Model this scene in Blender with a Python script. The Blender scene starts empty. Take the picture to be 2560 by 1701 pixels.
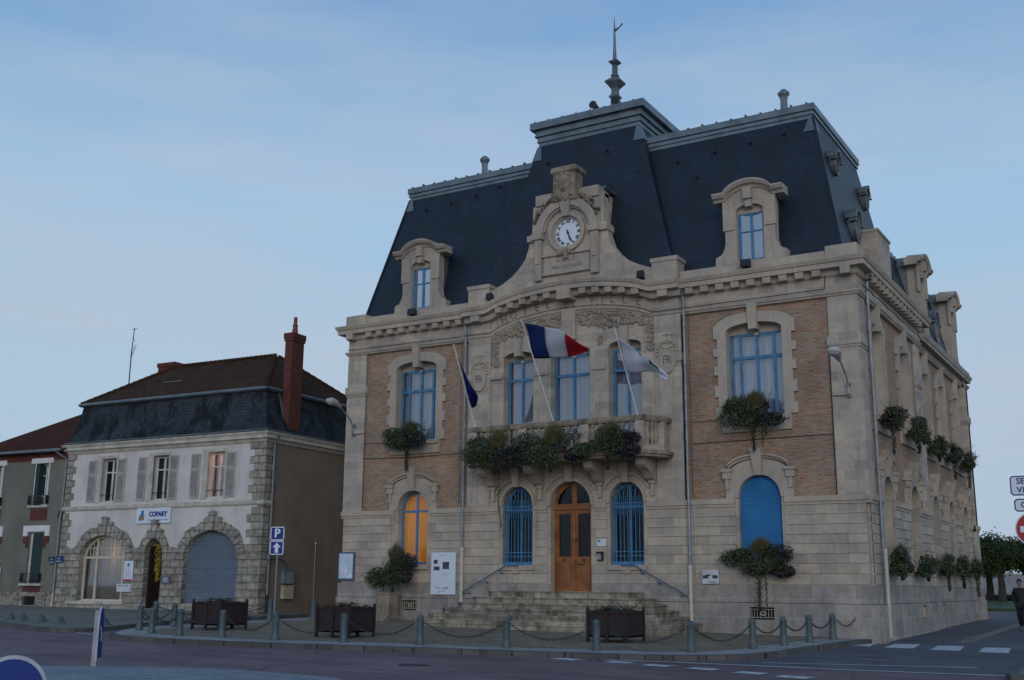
import bpy, bmesh, math, random
from mathutils import Vector, Matrix
from mathutils.geometry import tessellate_polygon
random.seed(7)
scene = bpy.context.scene
COL = scene.collection
R = math.radians
PI = math.pi

# ------------------------------------------------------------------ camera
cd = bpy.data.cameras.new('camera'); cam = bpy.data.objects.new('camera', cd); COL.objects.link(cam)
YAW, PITCH, ROLL = -0.543, 0.219, 0.008
fw = Vector((math.sin(YAW)*math.cos(PITCH), math.cos(YAW)*math.cos(PITCH), math.sin(PITCH)))
rt = Vector((math.cos(YAW), -math.sin(YAW), 0)); up = rt.cross(fw)
r2 = rt*math.cos(ROLL) + up*math.sin(ROLL); u2 = up*math.cos(ROLL) - rt*math.sin(ROLL)
M = Matrix((r2, u2, -fw)).transposed().to_4x4(); M.translation = (18.001, -33.803, 1.382)
cam.matrix_world = M
cd.sensor_width = 36; cd.lens = 2777.26/2560*36; cd.clip_start = .1; cd.clip_end = 4000
scene.camera = cam

# ------------------------------------------------------------------ sky and light
SUN_EL, SUN_AZ = R(14), R(150)          # low evening sun, veiled, over the right shoulder
w = bpy.data.worlds.new('World'); scene.world = w; w.use_nodes = True
nt = w.node_tree; N = nt.nodes; Lk = nt.links; N.clear()
out = N.new('ShaderNodeOutputWorld'); bg = N.new('ShaderNodeBackground'); bg.inputs[1].default_value = .15
sky = N.new('ShaderNodeTexSky'); sky.sky_type = 'NISHITA'; sky.sun_disc = False
sky.sun_elevation = SUN_EL; sky.sun_rotation = SUN_AZ; sky.air_density = 1.0; sky.dust_density = 1.2; sky.ozone_density = 2.2
tc = N.new('ShaderNodeTexCoord'); sep = N.new('ShaderNodeSeparateXYZ'); Lk.new(tc.outputs['Generated'], sep.inputs[0])
mp = N.new('ShaderNodeMapping'); mp.inputs['Scale'].default_value = (1.5, 1.5, 8); Lk.new(tc.outputs['Generated'], mp.inputs[0])
nz = N.new('ShaderNodeTexNoise'); nz.inputs['Scale'].default_value = 1.5; nz.inputs['Detail'].default_value = 5; nz.inputs['Roughness'].default_value = .55
Lk.new(mp.outputs[0], nz.inputs['Vector'])
cr = N.new('ShaderNodeValToRGB'); cr.color_ramp.elements[0].position = .36; cr.color_ramp.elements[1].position = .62
Lk.new(nz.outputs['Fac'], cr.inputs[0])
hz = N.new('ShaderNodeValToRGB'); hz.color_ramp.elements[0].position = 0.02; hz.color_ramp.elements[0].color = (1, 1, 1, 1)
hz.color_ramp.elements[1].position = .62; hz.color_ramp.elements[1].color = (.04, .04, .04, 1)
e = hz.color_ramp.elements.new(.25); e.color = (.85, .85, .85, 1)
Lk.new(sep.outputs['Z'], hz.inputs[0])
mul = N.new('ShaderNodeMath'); mul.operation = 'MULTIPLY'; Lk.new(cr.outputs[0], mul.inputs[0]); Lk.new(hz.outputs[0], mul.inputs[1])
vr = N.new('ShaderNodeValToRGB'); E_ = vr.color_ramp.elements; E_[0].position = 0; E_[0].color = (.235, .31, .42, 1); E_[1].position = .9; E_[1].color = (.07, .15, .31, 1)
for p, c in ((.17, (.275, .37, .45)), (.33, (.235, .365, .505)), (.5, (.115, .235, .42))): e = E_.new(p); e.color = (*c, 1)
Lk.new(sep.outputs['Z'], vr.inputs[0]); vs = N.new('ShaderNodeVectorMath'); vs.operation = 'SCALE'; vs.inputs['Scale'].default_value = 10; Lk.new(vr.outputs[0], vs.inputs[0])
veil = N.new('ShaderNodeMixRGB'); veil.inputs[0].default_value = .85; Lk.new(sky.outputs[0], veil.inputs[1]); Lk.new(vs.outputs[0], veil.inputs[2])
mx = N.new('ShaderNodeMixRGB'); Lk.new(mul.outputs[0], mx.inputs[0]); Lk.new(veil.outputs[0], mx.inputs[1]); mx.inputs[2].default_value = (3.0, 3.62, 4.5, 1)
Lk.new(mx.outputs[0], bg.inputs[0]); Lk.new(bg.outputs[0], out.inputs[0])
sd = bpy.data.lights.new('sun', 'SUN'); sd.energy = .75; sd.angle = R(30); sd.color = (1, .93, .88)
so = bpy.data.objects.new('sun', sd); COL.objects.link(so)
# direction towards the sun, as the sky texture has it (rotation measured from +Y towards +X)
sv = Vector((math.sin(SUN_AZ)*math.cos(SUN_EL), math.cos(SUN_AZ)*math.cos(SUN_EL), math.sin(SUN_EL)))
so.rotation_euler = sv.to_track_quat('Z', 'Y').to_euler(); so.location = (30, -60, 60)
scene.view_settings.view_transform = 'Standard'; scene.view_settings.look = 'None'
scene.view_settings.exposure = 0; scene.view_settings.gamma = 1

# ------------------------------------------------------------------ materials
def newmat(name):
    m = bpy.data.materials.new(name); m.use_nodes = True
    return m, m.node_tree, m.node_tree.nodes['Principled BSDF']
def mixc(nt, fac, a, b, mode='MIX'):
    n = nt.nodes.new('ShaderNodeMixRGB'); n.blend_type = mode
    for i, v in ((0, fac), (1, a), (2, b)):
        if hasattr(v, 'links'): nt.links.new(v, n.inputs[i])
        elif isinstance(v, tuple): n.inputs[i].default_value = (*v, 1)
        else: n.inputs[i].default_value = v
    return n.outputs[0]
def noise(nt, vec, scale, detail=4, rough=.55):
    n = nt.nodes.new('ShaderNodeTexNoise'); n.inputs['Scale'].default_value = scale; n.inputs['Detail'].default_value = detail
    n.inputs['Roughness'].default_value = rough; nt.links.new(vec, n.inputs['Vector']); return n.outputs['Fac']
def ramp(nt, fac, p0, p1, c0=(0, 0, 0), c1=(1, 1, 1)):
    n = nt.nodes.new('ShaderNodeValToRGB'); n.color_ramp.elements[0].position = p0; n.color_ramp.elements[1].position = p1
    n.color_ramp.elements[0].color = (*c0, 1); n.color_ramp.elements[1].color = (*c1, 1); nt.links.new(fac, n.inputs[0]); return n.outputs[0]
def uvec(nt):
    """(x+y, z, 0): a flat coordinate that serves walls facing x and walls facing y"""
    g = nt.nodes.new('ShaderNodeNewGeometry'); s = nt.nodes.new('ShaderNodeSeparateXYZ'); nt.links.new(g.outputs['Position'], s.inputs[0])
    a = nt.nodes.new('ShaderNodeMath'); a.operation = 'ADD'; nt.links.new(s.outputs[0], a.inputs[0]); nt.links.new(s.outputs[1], a.inputs[1])
    c = nt.nodes.new('ShaderNodeCombineXYZ'); nt.links.new(a.outputs[0], c.inputs[0]); nt.links.new(s.outputs[2], c.inputs[1])
    return c.outputs[0], g.outputs['Position']
def scaled(nt, vec, s):
    m = nt.nodes.new('ShaderNodeMapping'); m.inputs['Scale'].default_value = s; nt.links.new(vec, m.inputs[0]); return m.outputs[0]
def bricks(nt, vec, w, h, c1, c2, mort, ms=.012, off=.5, bias=0, squash=1, smooth=.1):
    b = nt.nodes.new('ShaderNodeTexBrick'); nt.links.new(vec, b.inputs['Vector'])
    b.inputs['Scale'].default_value = 1; b.inputs['Brick Width'].default_value = w; b.inputs['Row Height'].default_value = h
    b.inputs['Color1'].default_value = (*c1, 1); b.inputs['Color2'].default_value = (*c2, 1); b.inputs['Mortar'].default_value = (*mort, 1)
    b.inputs['Mortar Size'].default_value = ms; b.inputs['Mortar Smooth'].default_value = smooth; b.inputs['Bias'].default_value = bias
    b.offset = off; return b
def bump(nt, bs, h, strength, dist=.02):
    b = nt.nodes.new('ShaderNodeBump'); b.inputs['Strength'].default_value = strength; b.inputs['Distance'].default_value = dist
    nt.links.new(h, b.inputs['Height']); nt.links.new(b.outputs[0], bs.inputs['Normal'])
def crack_lines(nt, p, scale, w):
    n = nt.nodes.new('ShaderNodeTexVoronoi'); n.feature = 'DISTANCE_TO_EDGE'; n.inputs['Scale'].default_value = scale
    d = nt.nodes.new('ShaderNodeVectorMath'); d.operation = 'ADD'; nn = nt.nodes.new('ShaderNodeTexNoise'); nn.inputs['Scale'].default_value = scale*2.5; nn.inputs['Detail'].default_value = 5; nt.links.new(p, nn.inputs['Vector'])
    nt.links.new(p, d.inputs[0]); nt.links.new(nn.outputs['Color'], d.inputs[1]); nt.links.new(d.outputs[0], n.inputs['Vector']); return ramp(nt, n.outputs['Distance'], 0, w, (1, 1, 1), (0, 0, 0))
def plain(name, col, rough=.6, metal=0, var=.15, scale=3, spec=.5, bmp=0):
    m, nt, bs = newmat(name); _, p = uvec(nt)
    n = noise(nt, p, scale); c2 = tuple(c*(1-var) for c in col); c1 = tuple(min(1, c*(1+var)) for c in col)
    nt.links.new(mixc(nt, ramp(nt, n, .35, .65), c2, c1), bs.inputs['Base Color'])
    bs.inputs['Roughness'].default_value = rough; bs.inputs['Metallic'].default_value = metal; bs.inputs['Specular IOR Level'].default_value = spec
    if bmp: bump(nt, bs, noise(nt, p, scale*8), bmp, .01)
    return m
def stone(name, col, bw=.62, bh=.305, var=.13, mort=.8, moss=0, streak=.25, ms=.007):
    m, nt, bs = newmat(name); u, p = uvec(nt)
    c1 = tuple(c*(1-var) for c in col); c2 = (min(1, col[0]*(1+var)), min(1, col[1]*(1+var*.9)), min(1, col[2]*(1+var*.7)))
    b = bricks(nt, u, bw, bh, c1, c2, tuple(c*mort for c in col), ms)
    c = mixc(nt, mixc(nt, .35, (1, 1, 1), ramp(nt, noise(nt, p, 1.1), .3, .7, (.68, .66, .70), (1.12, 1.06, .96))), (1, 1, 1), b.outputs['Color'], 'MULTIPLY') if False else \
        mixc(nt, 1.0, b.outputs['Color'], ramp(nt, noise(nt, p, .9), .3, .7, (.80, .79, .82), (1.13, 1.09, 1.0)), 'MULTIPLY')
    c = mixc(nt, 1.0, c, ramp(nt, noise(nt, p, 7, 6, .7), .25, .75, (.84, .84, .84), (1.1, 1.1, 1.1)), 'MULTIPLY')
    st = noise(nt, scaled(nt, p, (2.6, 2.6, .22)), 1.6, 5, .6)
    c = mixc(nt, ramp(nt, st, .56, .78, (0, 0, 0), (streak,)*3), c, (.10, .095, .09))
    if moss:
        c = mixc(nt, ramp(nt, noise(nt, scaled(nt, p, (1, 1, .5)), 2.6, 6, .7), .42, .66, (0, 0, 0), (moss,)*3), c, (.045, .045, .03))
    nt.links.new(c, bs.inputs['Base Color']); bs.inputs['Roughness'].default_value = .92; bs.inputs['Specular IOR Level'].default_value = .25
    bump(nt, bs, noise(nt, p, 14, 6, .7), .35, .012)
    return m
def brickmat(name, c1, c2, mort, w=.22, h=.068, dark=(.10, .07, .055), ms=.009, c3=None):
    m, nt, bs = newmat(name); u, p = uvec(nt)
    b = bricks(nt, u, w, h, c1, c2, mort, ms, bias=-.1)
    c = b.outputs['Color']
    if c3:
        c = mixc(nt, ramp(nt, noise(nt, scaled(nt, p, (1, 1, 4)), 1.7, 3), .42, .62), c, mixc(nt, 1.0, c, c3, 'MULTIPLY'))
    c = mixc(nt, ramp(nt, noise(nt, scaled(nt, u, (3.2, 13, 1)), 1.2, 2), .52, .8, (0, 0, 0), (.75, .75, .75)), c, dark)
    c = mixc(nt, 1.0, c, ramp(nt, noise(nt, p, .8), .3, .7, (.78, .78, .8), (1.15, 1.1, 1.05)), 'MULTIPLY')
    nt.links.new(c, bs.inputs['Base Color']); bs.inputs['Roughness'].default_value = .9; bs.inputs['Specular IOR Level'].default_value = .25
    bump(nt, bs, b.outputs['Fac'], -.4, .01)
    return m
def slate(name, col, w=.2, h=.11, patch=None, rough=.5, spec=.5, amount=.8):
    m, nt, bs = newmat(name); u, p = uvec(nt)
    b = bricks(nt, u, w, h, tuple(c*.80 for c in col), tuple(c*1.2 for c in col), tuple(c*.25 for c in col), .010, smooth=.3)
    c = mixc(nt, 1.0, b.outputs['Color'], ramp(nt, noise(nt, p, .7, 5, .6), .3, .7, (.72, .76, .78), (1.2, 1.15, 1.15)), 'MULTIPLY')
    if patch: c = mixc(nt, ramp(nt, noise(nt, scaled(nt, p, (1, 1, .45)), 1.5, 8, .72), .47, .57, (0, 0, 0), (amount,)*3), c, patch)
    nt.links.new(c, bs.inputs['Base Color']); bs.inputs['Roughness'].default_value = rough; bs.inputs['Specular IOR Level'].default_value = spec
    bump(nt, bs, b.outputs['Fac'], -.5, .012)
    return m
def glass(name, refl=.16, tint=(.75, .8, .85), fres=.7):
    m = bpy.data.materials.new(name); m.use_nodes = True; nt = m.node_tree; nt.nodes.clear()
    o = nt.nodes.new('ShaderNodeOutputMaterial'); t = nt.nodes.new('ShaderNodeBsdfTransparent'); t.inputs[0].default_value = (*tint, 1)
    g = nt.nodes.new('ShaderNodeBsdfGlossy'); g.inputs['Roughness'].default_value = .03; g.inputs['Color'].default_value = (.9, .93, 1, 1)
    lw = nt.nodes.new('ShaderNodeLayerWeight'); lw.inputs[0].default_value = .35
    a = nt.nodes.new('ShaderNodeMath'); a.operation = 'MULTIPLY_ADD'; nt.links.new(lw.outputs['Fresnel'], a.inputs[0]); a.inputs[1].default_value = fres; a.inputs[2].default_value = refl
    mx = nt.nodes.new('ShaderNodeMixShader'); nt.links.new(a.outputs[0], mx.inputs[0]); nt.links.new(t.outputs[0], mx.inputs[1]); nt.links.new(g.outputs[0], mx.inputs[2])
    nt.links.new(mx.outputs[0], o.inputs[0]); return m
def emis(name, col, s):
    m, nt, bs = newmat(name); bs.inputs['Base Color'].default_value = (*col, 1); bs.inputs['Emission Color'].default_value = (*col, 1); bs.inputs['Emission Strength'].default_value = s; return m
def curtainmat(name, col, scale=9, trans=0):
    m, nt, bs = newmat(name); _, p = uvec(nt)
    c = mixc(nt, ramp(nt, noise(nt, scaled(nt, p, (1, 1, .03)), scale, 3), .3, .7), tuple(k*.62 for k in col), col)
    nt.links.new(c, bs.inputs['Base Color']); bs.inputs['Roughness'].default_value = .9
    if trans:
        tr = nt.nodes.new('ShaderNodeBsdfTranslucent'); nt.links.new(c, tr.inputs[0]); ms = nt.nodes.new('ShaderNodeMixShader'); ms.inputs[0].default_value = trans; nt.links.new(bs.outputs[0], ms.inputs[1]); nt.links.new(tr.outputs[0], ms.inputs[2]); nt.links.new(ms.outputs[0], nt.nodes['Material Output'].inputs[0])
    return m
def leafmat(name, a, b, c=None):
    m, nt, bs = newmat(name); _, p = uvec(nt)
    k = mixc(nt, ramp(nt, noise(nt, p, 9, 3), .35, .65), a, b)
    if c: k = mixc(nt, ramp(nt, noise(nt, p, 2.2, 2), .5, .62), k, c)
    nt.links.new(k, bs.inputs['Base Color']); bs.inputs['Roughness'].default_value = .6; bs.inputs['Specular IOR Level'].default_value = .3; return m

STONE = stone('limestone_ashlar', (.42, .378, .328), streak=.5, var=.17, mort=1.12, ms=.009)
STONE_SIDE = STONE
TRIM = stone('limestone_trim', (.43, .382, .325), .9, 40, .08, .9, streak=.4)
PLINTH = stone('plinth_stone', (.345, .325, .305), 1.25, .55, .12, 1.25, moss=.35, streak=.4, ms=.012)
STEP = stone('step_stone', (.36, .335, .275), .85, .205, .2, .45, moss=.85, streak=.7, ms=.012)
CARVE = stone('carved_limestone', (.36, .30, .245), 9, 9, .05, .9, moss=.3, streak=.3)
LETTER = plain('shade_toned_letter_stone', (.17, .145, .12), .95)  # letters stand proud; the shading of engraving is put into this darker colour
MOSSY = stone('mossy_limestone', (.34, .285, .22), 9, 9, .05, .9, moss=.75, streak=.5)
BRICK = brickmat('buff_brick', (.245, .170, .118), (.35, .262, .185), (.32, .285, .245), .21, .066, dark=(.12, .075, .055), ms=.011, c3=(1.12, .90, .78))
REDBRICK = brickmat('red_brick', (.105, .030, .025), (.155, .046, .034), (.10, .06, .05), .22, .075, (.08, .03, .025))
SLATE = slate('roof_slate', (.0135, .021, .038), .24, .14, patch=(.009, .015, .016), amount=.7, spec=.4)
SLATE_OLD = slate('weathered_slate', (.036, .044, .055), .24, .14, patch=(.005, .007, .009), amount=.97, rough=.75, spec=.25)
ZINC = plain('roof_zinc', (.155, .185, .205), .42, .5, .22, 1.6)
ZINC_DARK = plain('aged_zinc', (.13, .15, .16), .5, .4, .3, 2.5)
PIPE = plain('zinc_pipe', (.20, .225, .25), .5, .3, .2, 4)
CREAMPIPE = plain('cream_cast_iron', (.50, .46, .39), .6, 0, .1, 5)
BLUE = plain('blue_paint', (.052, .180, .340), .5, 0, .22, 3); RAILBLUE = plain('dull_blue_rail_paint', (.06, .12, .19), .6, 0, .2, 4)
BLUEDARK = plain('blue_shutter_paint', (.040, .20, .44), .5, 0, .1, 1.5)
WOOD = plain('varnished_oak', (.24, .085, .022), .45, 0, .3, 2.5)
DARKGLASS = glass('dark_glass', .02, (.4, .4, .4), .25); GLASS = glass('window_glass', .15); LITGLASS = glass('lit_window_glass', .02, (.92, .92, .9), .35)
CURT = curtainmat('net_curtain', (.48, .48, .54)); CURTW = curtainmat('cream_curtain', (.60, .50, .36), 5, .45)
DARK = plain('dark_interior', (.012, .012, .014), .9, 0, .2)  # near-black, so the darkness of unlit rooms and cellars is in the colour
IRON = plain('dark_iron', (.025, .027, .032), .5, .3)
BLACK = plain('black_housing', (.012, .012, .013), .5)
WHITE = plain('white_paint', (.66, .66, .66), .6, 0, .06, 3)
WHITE_SIGN = plain('white_sign_face', (.62, .68, .76), .4, 0, .04, 2)
SIGNBLUE = plain('traffic_sign_blue', (.004, .028, .20), .5, 0, .06, spec=.3)
SIGNRED = plain('traffic_sign_red', (.32, .012, .02), .35, 0, .06)
BOLL = plain('bollard_green_grey', (.060, .088, .098), .5, 0, .2, 5)
CHAIN = plain('chain_steel', (.045, .05, .055), .5, .4)
PLANTER = plain('dark_brown_timber', (.020, .011, .011), .75, 0, .3, 4, bmp=.3)
LEAF = leafmat('leaf_green', (.022, .040, .014), (.060, .085, .030)); LEAFG = leafmat('leaf_silver', (.045, .068, .038), (.125, .150, .105), (.035, .062, .025))
LEAFP = leafmat('leaf_purple', (.014, .012, .022), (.035, .028, .045)); GRASSY = leafmat('grass_tuft', (.06, .058, .02), (.11, .10, .045))
FLOWER = plain('red_petals', (.30, .02, .02), .6); FLOWERP = plain('purple_petals', (.07, .03, .14), .6); STEM = leafmat('stem', (.02, .022, .012), (.045, .04, .02))

# ------------------------------------------------------------------ object helpers
INV = {}
def thing(name, label, cat, loc=(0, 0, 0), rz=0, group=None, kind=None):
    o = bpy.data.objects.new(name, None); COL.objects.link(o); o.empty_display_size = .3
    o.location = loc; o.rotation_euler = (0, 0, rz); tag(o, label, cat, group, kind)
    INV[o.name] = (Matrix.Translation(loc) @ Matrix.Rotation(rz, 4, 'Z')).inverted()
    return o
def tag(o, label=None, cat=None, group=None, kind=None):
    if label: o['label'] = label
    if cat: o['category'] = cat
    if group: o['group'] = group
    if kind: o['kind'] = kind
    return o
def FR(u, d, z): return (u, -d, z)
def FS(u, d, z): return (10+d, u, z)
def ID(x, y, z): return (x, y, z)
class MB:
    """collects shapes; .world=True: coordinates are world ones, taken into the thing's own space on build"""
    def __init__(s, F=ID): s.v = []; s.f = []; s.F = F
    def add(s, vs, fs):
        k = len(s.v); s.v += [s.F(*p) for p in vs]; s.f += [tuple(i+k for i in f) for f in fs]; return s
    def box(s, a0, a1, b0, b1, c0, c1):
        return s.add([(a, b, c) for a in (a0, a1) for b in (b0, b1) for c in (c0, c1)],
                     [(0, 1, 3, 2), (4, 6, 7, 5), (0, 4, 5, 1), (2, 3, 7, 6), (0, 2, 6, 4), (1, 5, 7, 3)])
    def prism(s, outer, holes, d0, d1):
        """polygon in (u,z) with holes, extruded along d"""
        loops = [outer]+list(holes); flat = [p for l in loops for p in l]
        tris = tessellate_polygon([[Vector((p[0], p[1], 0)) for p in l] for l in loops]); n = len(flat)
        fs = [tuple(t) for t in tris]+[tuple(i+n for i in t) for t in tris]; k = 0
        for l in loops:
            m = len(l)
            for i in range(m): j = (i+1) % m; fs.append((k+i, k+j, n+k+j, n+k+i))
            k += m
        return s.add([(p[0], d0, p[1]) for p in flat]+[(p[0], d1, p[1]) for p in flat], fs)
    def loft(s, rings, closed=True, caps=True, loop=False):
        m = len(rings[0]); vs = [p for r in rings for p in r]; fs = []
        nr = len(rings)
        for a in range(nr if loop else nr-1):
            b = (a+1) % nr
            for i in range(m if closed else m-1): j = (i+1) % m; fs.append((a*m+i, a*m+j, b*m+j, b*m+i))
        if caps and not loop: fs += [tuple(range(m)), tuple(range((nr-1)*m, nr*m))]
        return s.add(vs, fs)
    def lathe(s, c, prof, n=12, ax='z'):
        rings = []
        for r, z in prof: rings.append([(c[0]+r*math.cos(2*PI*i/n+PI/n), c[1]+r*math.sin(2*PI*i/n+PI/n), c[2]+z) for i in range(n)])
        return s.loft(rings)
    def tube(s, pts, r, n=6):
        pts = [Vector(p) for p in pts]; rings = []
        for i, p in enumerate(pts):
            t = (pts[min(i+1, len(pts)-1)]-pts[max(i-1, 0)]).normalized()
            a = t.cross(Vector((0, 0, 1)) if abs(t.z) < .9 else Vector((1, 0, 0))).normalized(); b = t.cross(a)
            rr = r[i] if isinstance(r, (list, tuple)) else r
            rings.append([tuple(p+(a*math.cos(2*PI*k/n)+b*math.sin(2*PI*k/n))*rr) for k in range(n)])
        return s.loft(rings)
    def blob(s, c, rad, n=8, m=6, jit=0):
        rings = []
        for j in range(m+1):
            th = PI*j/m; rr = max(math.sin(th), .02)
            rings.append([(c[0]+rad[0]*rr*math.cos(2*PI*i/n)*(1+random.uniform(-jit, jit)), c[1]+rad[1]*rr*math.sin(2*PI*i/n)*(1+random.uniform(-jit, jit)), c[2]+rad[2]*math.cos(th)) for i in range(n)])
        return s.loft(rings)
    def band(s, path, d0, d1, h0, h1):
        """strip following a path of (u,z): heights h0..h1 above it, depth d0..d1"""
        return s.loft([[(u, d0, z+h0), (u, d1, z+h0), (u, d1, z+h1), (u, d0, z+h1)] for u, z in path])
    def follow(s, path, prof):
        return s.loft([[(u, d, z+h) for d, h in prof] for u, z in path])
    def arc(s, cu, cz, ru, rz, a0, a1, d0, d1, t, n=20):
        """radial band of thickness t outside an arc"""
        rings = []
        for i in range(n+1):
            a = a0+(a1-a0)*i/n; c, q = math.cos(a), math.sin(a)
            rings.append([(cu+ru*c, d0, cz+rz*q), (cu+ru*c, d1, cz+rz*q), (cu+(ru+t)*c, d1, cz+(rz+t)*q), (cu+(ru+t)*c, d0, cz+(rz+t)*q)])
        full = abs(a1-a0) > 2*PI-.01
        if full: rings = rings[:-1]
        return s.loft(rings, loop=full)
    def clusters(s, pad):
        """faces grouped into pieces that touch (bounding boxes grown by pad)"""
        p = list(range(len(s.v)))
        def find(i):
            while p[i] != i: p[i] = p[p[i]]; i = p[i]
            return i
        for f in s.f:
            a = find(f[0])
            for i in f[1:]: p[find(i)] = a
        comp = {}
        for f in s.f: comp.setdefault(find(f[0]), []).append(f)
        L = []
        for fs in comp.values():
            pts = [s.v[i] for f in fs for i in f]
            L.append([[min(q[k] for q in pts)-pad for k in range(3)], [max(q[k] for q in pts)+pad for k in range(3)], fs])
        if len(L) < 2 or len(L) > 700: return [s.f]
        g = list(range(len(L)))
        def fd(i):
            while g[i] != i: g[i] = g[g[i]]; i = g[i]
            return i
        for i in range(len(L)):
            for j in range(i):
                if fd(i) != fd(j) and all(L[i][0][k] <= L[j][1][k] and L[j][0][k] <= L[i][1][k] for k in range(3)): g[fd(i)] = fd(j)
        out = {}
        for i in range(len(L)): out.setdefault(fd(i), []).extend(L[i][2])
        return sorted(out.values(), key=len, reverse=True)
    def build(s, name, mat, parent=None, smooth=None, label=None, local=False, split=True):
        if split and parent is not None:
            cl = s.clusters(.022)
            if len(cl) > 1:
                first = None
                for fs in cl:
                    ids = sorted({i for f in fs for i in f}); mp = {i: k for k, i in enumerate(ids)}
                    q = MB(); q.v = [s.v[i] for i in ids]; q.f = [tuple(mp[i] for i in f) for f in fs]
                    o = q.build(name, mat, parent, smooth, label, local, False); first = first or o
                return first
        me = bpy.data.meshes.new(name); v = s.v; root = parent
        while root is not None and root.parent is not None: root = root.parent
        if root is not None and not local and root.name in INV:
            iv = INV[root.name]; v = [tuple(iv @ Vector(p)) for p in v]
        me.from_pydata([tuple(p) for p in v], [], s.f)
        bm = bmesh.new(); bm.from_mesh(me); bmesh.ops.recalc_face_normals(bm, faces=bm.faces[:]); bm.to_mesh(me); bm.free()
        me.materials.append(mat)
        if smooth is not None:
            me.shade_smooth(); me.set_sharp_from_angle(angle=R(smooth))
        o = bpy.data.objects.new(name, me); COL.objects.link(o)
        if parent: o.parent = parent
        if label: o['label'] = label
        return o
def addquads(pts_fn, n, mat, name, parent, local=False):
    vs, fs = [], []
    for i in range(n):
        q = pts_fn(i)
        if q is None: continue
        k = len(vs); vs += q; fs.append(tuple(range(k, k+len(q))))
    me = bpy.data.meshes.new(name); root = parent
    while root is not None and root.parent is not None: root = root.parent
    if root is not None and not local and root.name in INV: iv = INV[root.name]; vs = [tuple(iv @ Vector(p)) for p in vs]
    me.from_pydata([tuple(p) for p in vs], [], fs); me.materials.append(mat)
    o = bpy.data.objects.new(name, me); COL.objects.link(o); o.parent = parent
    return o
def text(s, size, F, at, mat, name, parent, ext=.012, ang=0, bold=0, align='CENTER', sx=1, slant=0):
    """flat letters in the (u,z) plane of a frame, standing ext proud of depth at[1]"""
    c = bpy.data.curves.new('t', 'FONT'); c.body = s; c.size = size; c.extrude = ext/2; c.align_x = align; c.align_y = 'CENTER'; c.offset = bold; c.resolution_u = 3; c.shear = slant
    o = bpy.data.objects.new('t', c); COL.objects.link(o); dg = bpy.context.evaluated_depsgraph_get()
    me = bpy.data.meshes.new_from_object(o.evaluated_get(dg)); bpy.data.objects.remove(o)
    ca, sa = math.cos(ang), math.sin(ang); mb = MB(F)
    mb.add([(at[0]+(v.co.x*ca*sx-v.co.y*sa), at[1]+ext/2+v.co.z, at[2]+(v.co.x*sa*sx+v.co.y*ca)) for v in me.vertices], [tuple(p.vertices) for p in me.polygons])
    return mb.build(name, mat, parent, split=False)
def copy_tree(o, parent=None):
    c = o.copy(); COL.objects.link(c); c.parent = parent
    for ch in list(o.children): copy_tree(ch, c)
    return c
def outline(cu, hw, z0, zs, zt, n=14):
    """door or window opening: straight jambs to zs, arched head to zt"""
    pts = [(cu-hw, z0), (cu+hw, z0), (cu+hw, zs)]
    for i in range(1, n): a = PI*i/n; pts.append((cu+hw*math.cos(a), zs+(zt-zs)*math.sin(a)))
    pts.append((cu-hw, zs)); return pts
def headhw(z, hw, zs, zt): return hw if z <= zs else hw*math.sqrt(max(0, 1-((z-zs)/(zt-zs))**2))
def window(F, parent, cu, hw, z0, zs, zt, d=-.32, cols=(0,), trans=(), fm=None, curt=None, bar=.075, name='window', rowcols=None, cdep=.22, gm=None, label=None):
    fm = fm or BLUE
    m = MB(F); oo = outline(cu, hw+.01, z0-.01, zs, zt+.01); ii = outline(cu, hw-bar, z0+bar, zs, zt-bar)
    m.prism(oo, [ii], d-.06, d)
    for c in cols:
        top = zs+(zt-zs)*math.sqrt(max(0, 1-(c/hw)**2)) if zt > zs else zs
        m.box(cu+c-bar*.5, cu+c+bar*.5, d-.055, d+.015, z0+bar*.6, top-bar*.5)
    for t in trans:
        h = headhw(t, hw, zs, zt)-bar*.5; m.box(cu-h, cu+h, d-.058, d+.02, t-bar*.55, t+bar*.55)
    w = m.build(name, fm, parent, label=label)
    g = MB(F); pp = outline(cu, hw-bar*.6, z0+bar*.6, zs, zt-bar*.6); g.add([(p[0], d-.03, p[1]) for p in pp], [tuple(range(len(pp)))]); g.build('pane', gm or GLASS, w)
    if curt:
        q = MB(F); n = 26; k0, k1 = z0+.02, zt-.05
        rows = []
        for i in range(n+1):
            x = cu-hw+2*hw*i/n; dd = d-cdep+.03*math.sin(i*2.1+cu)+.015*math.sin(i*.9); rows.append([(x, dd, k0), (x, dd, k1)])
        q.loft(rows, closed=False, caps=False); q.build('curtain', curt, w, smooth=60)
    return w
def gz(x, y):
    cx = max(-45, min(45, x)); cy = max(-45, min(45, y)); return .105-.0105*cx+.016*cy
# ================================================================== TOWN HALL
def plan(mb, pts, prof):
    """sweep a profile of (outward, z) along a plan path; outward is to the right of travel"""
    rings = []; n = len(pts)
    for i, p in enumerate(pts):
        a = Vector(pts[i])-Vector(pts[i-1]) if i else None; b = Vector(pts[i+1])-Vector(pts[i]) if i < n-1 else None
        na = Vector((a.y, -a.x)).normalized() if a else None; nb = Vector((b.y, -b.x)).normalized() if b else None
        m = (na+nb)/(1+na.dot(nb)) if a and b else (na or nb)
        rings.append([(p[0]+m.x*o, p[1]+m.y*o, z) for o, z in prof])
    return mb.loft(rings)
def plate(mb, poly, z0, z1):
    n = len(poly); tris = tessellate_polygon([[Vector((*p, 0)) for p in poly]])
    return mb.add([(*p, z0) for p in poly]+[(*p, z1) for p in poly], [tuple(t) for t in tris]+[tuple(i+n for i in t) for t in tris]+[(i, (i+1) % n, n+(i+1) % n, n+i) for i in range(n)])
def fa(u): return max(0, 1-(u/3.2)**2)**.75
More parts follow.
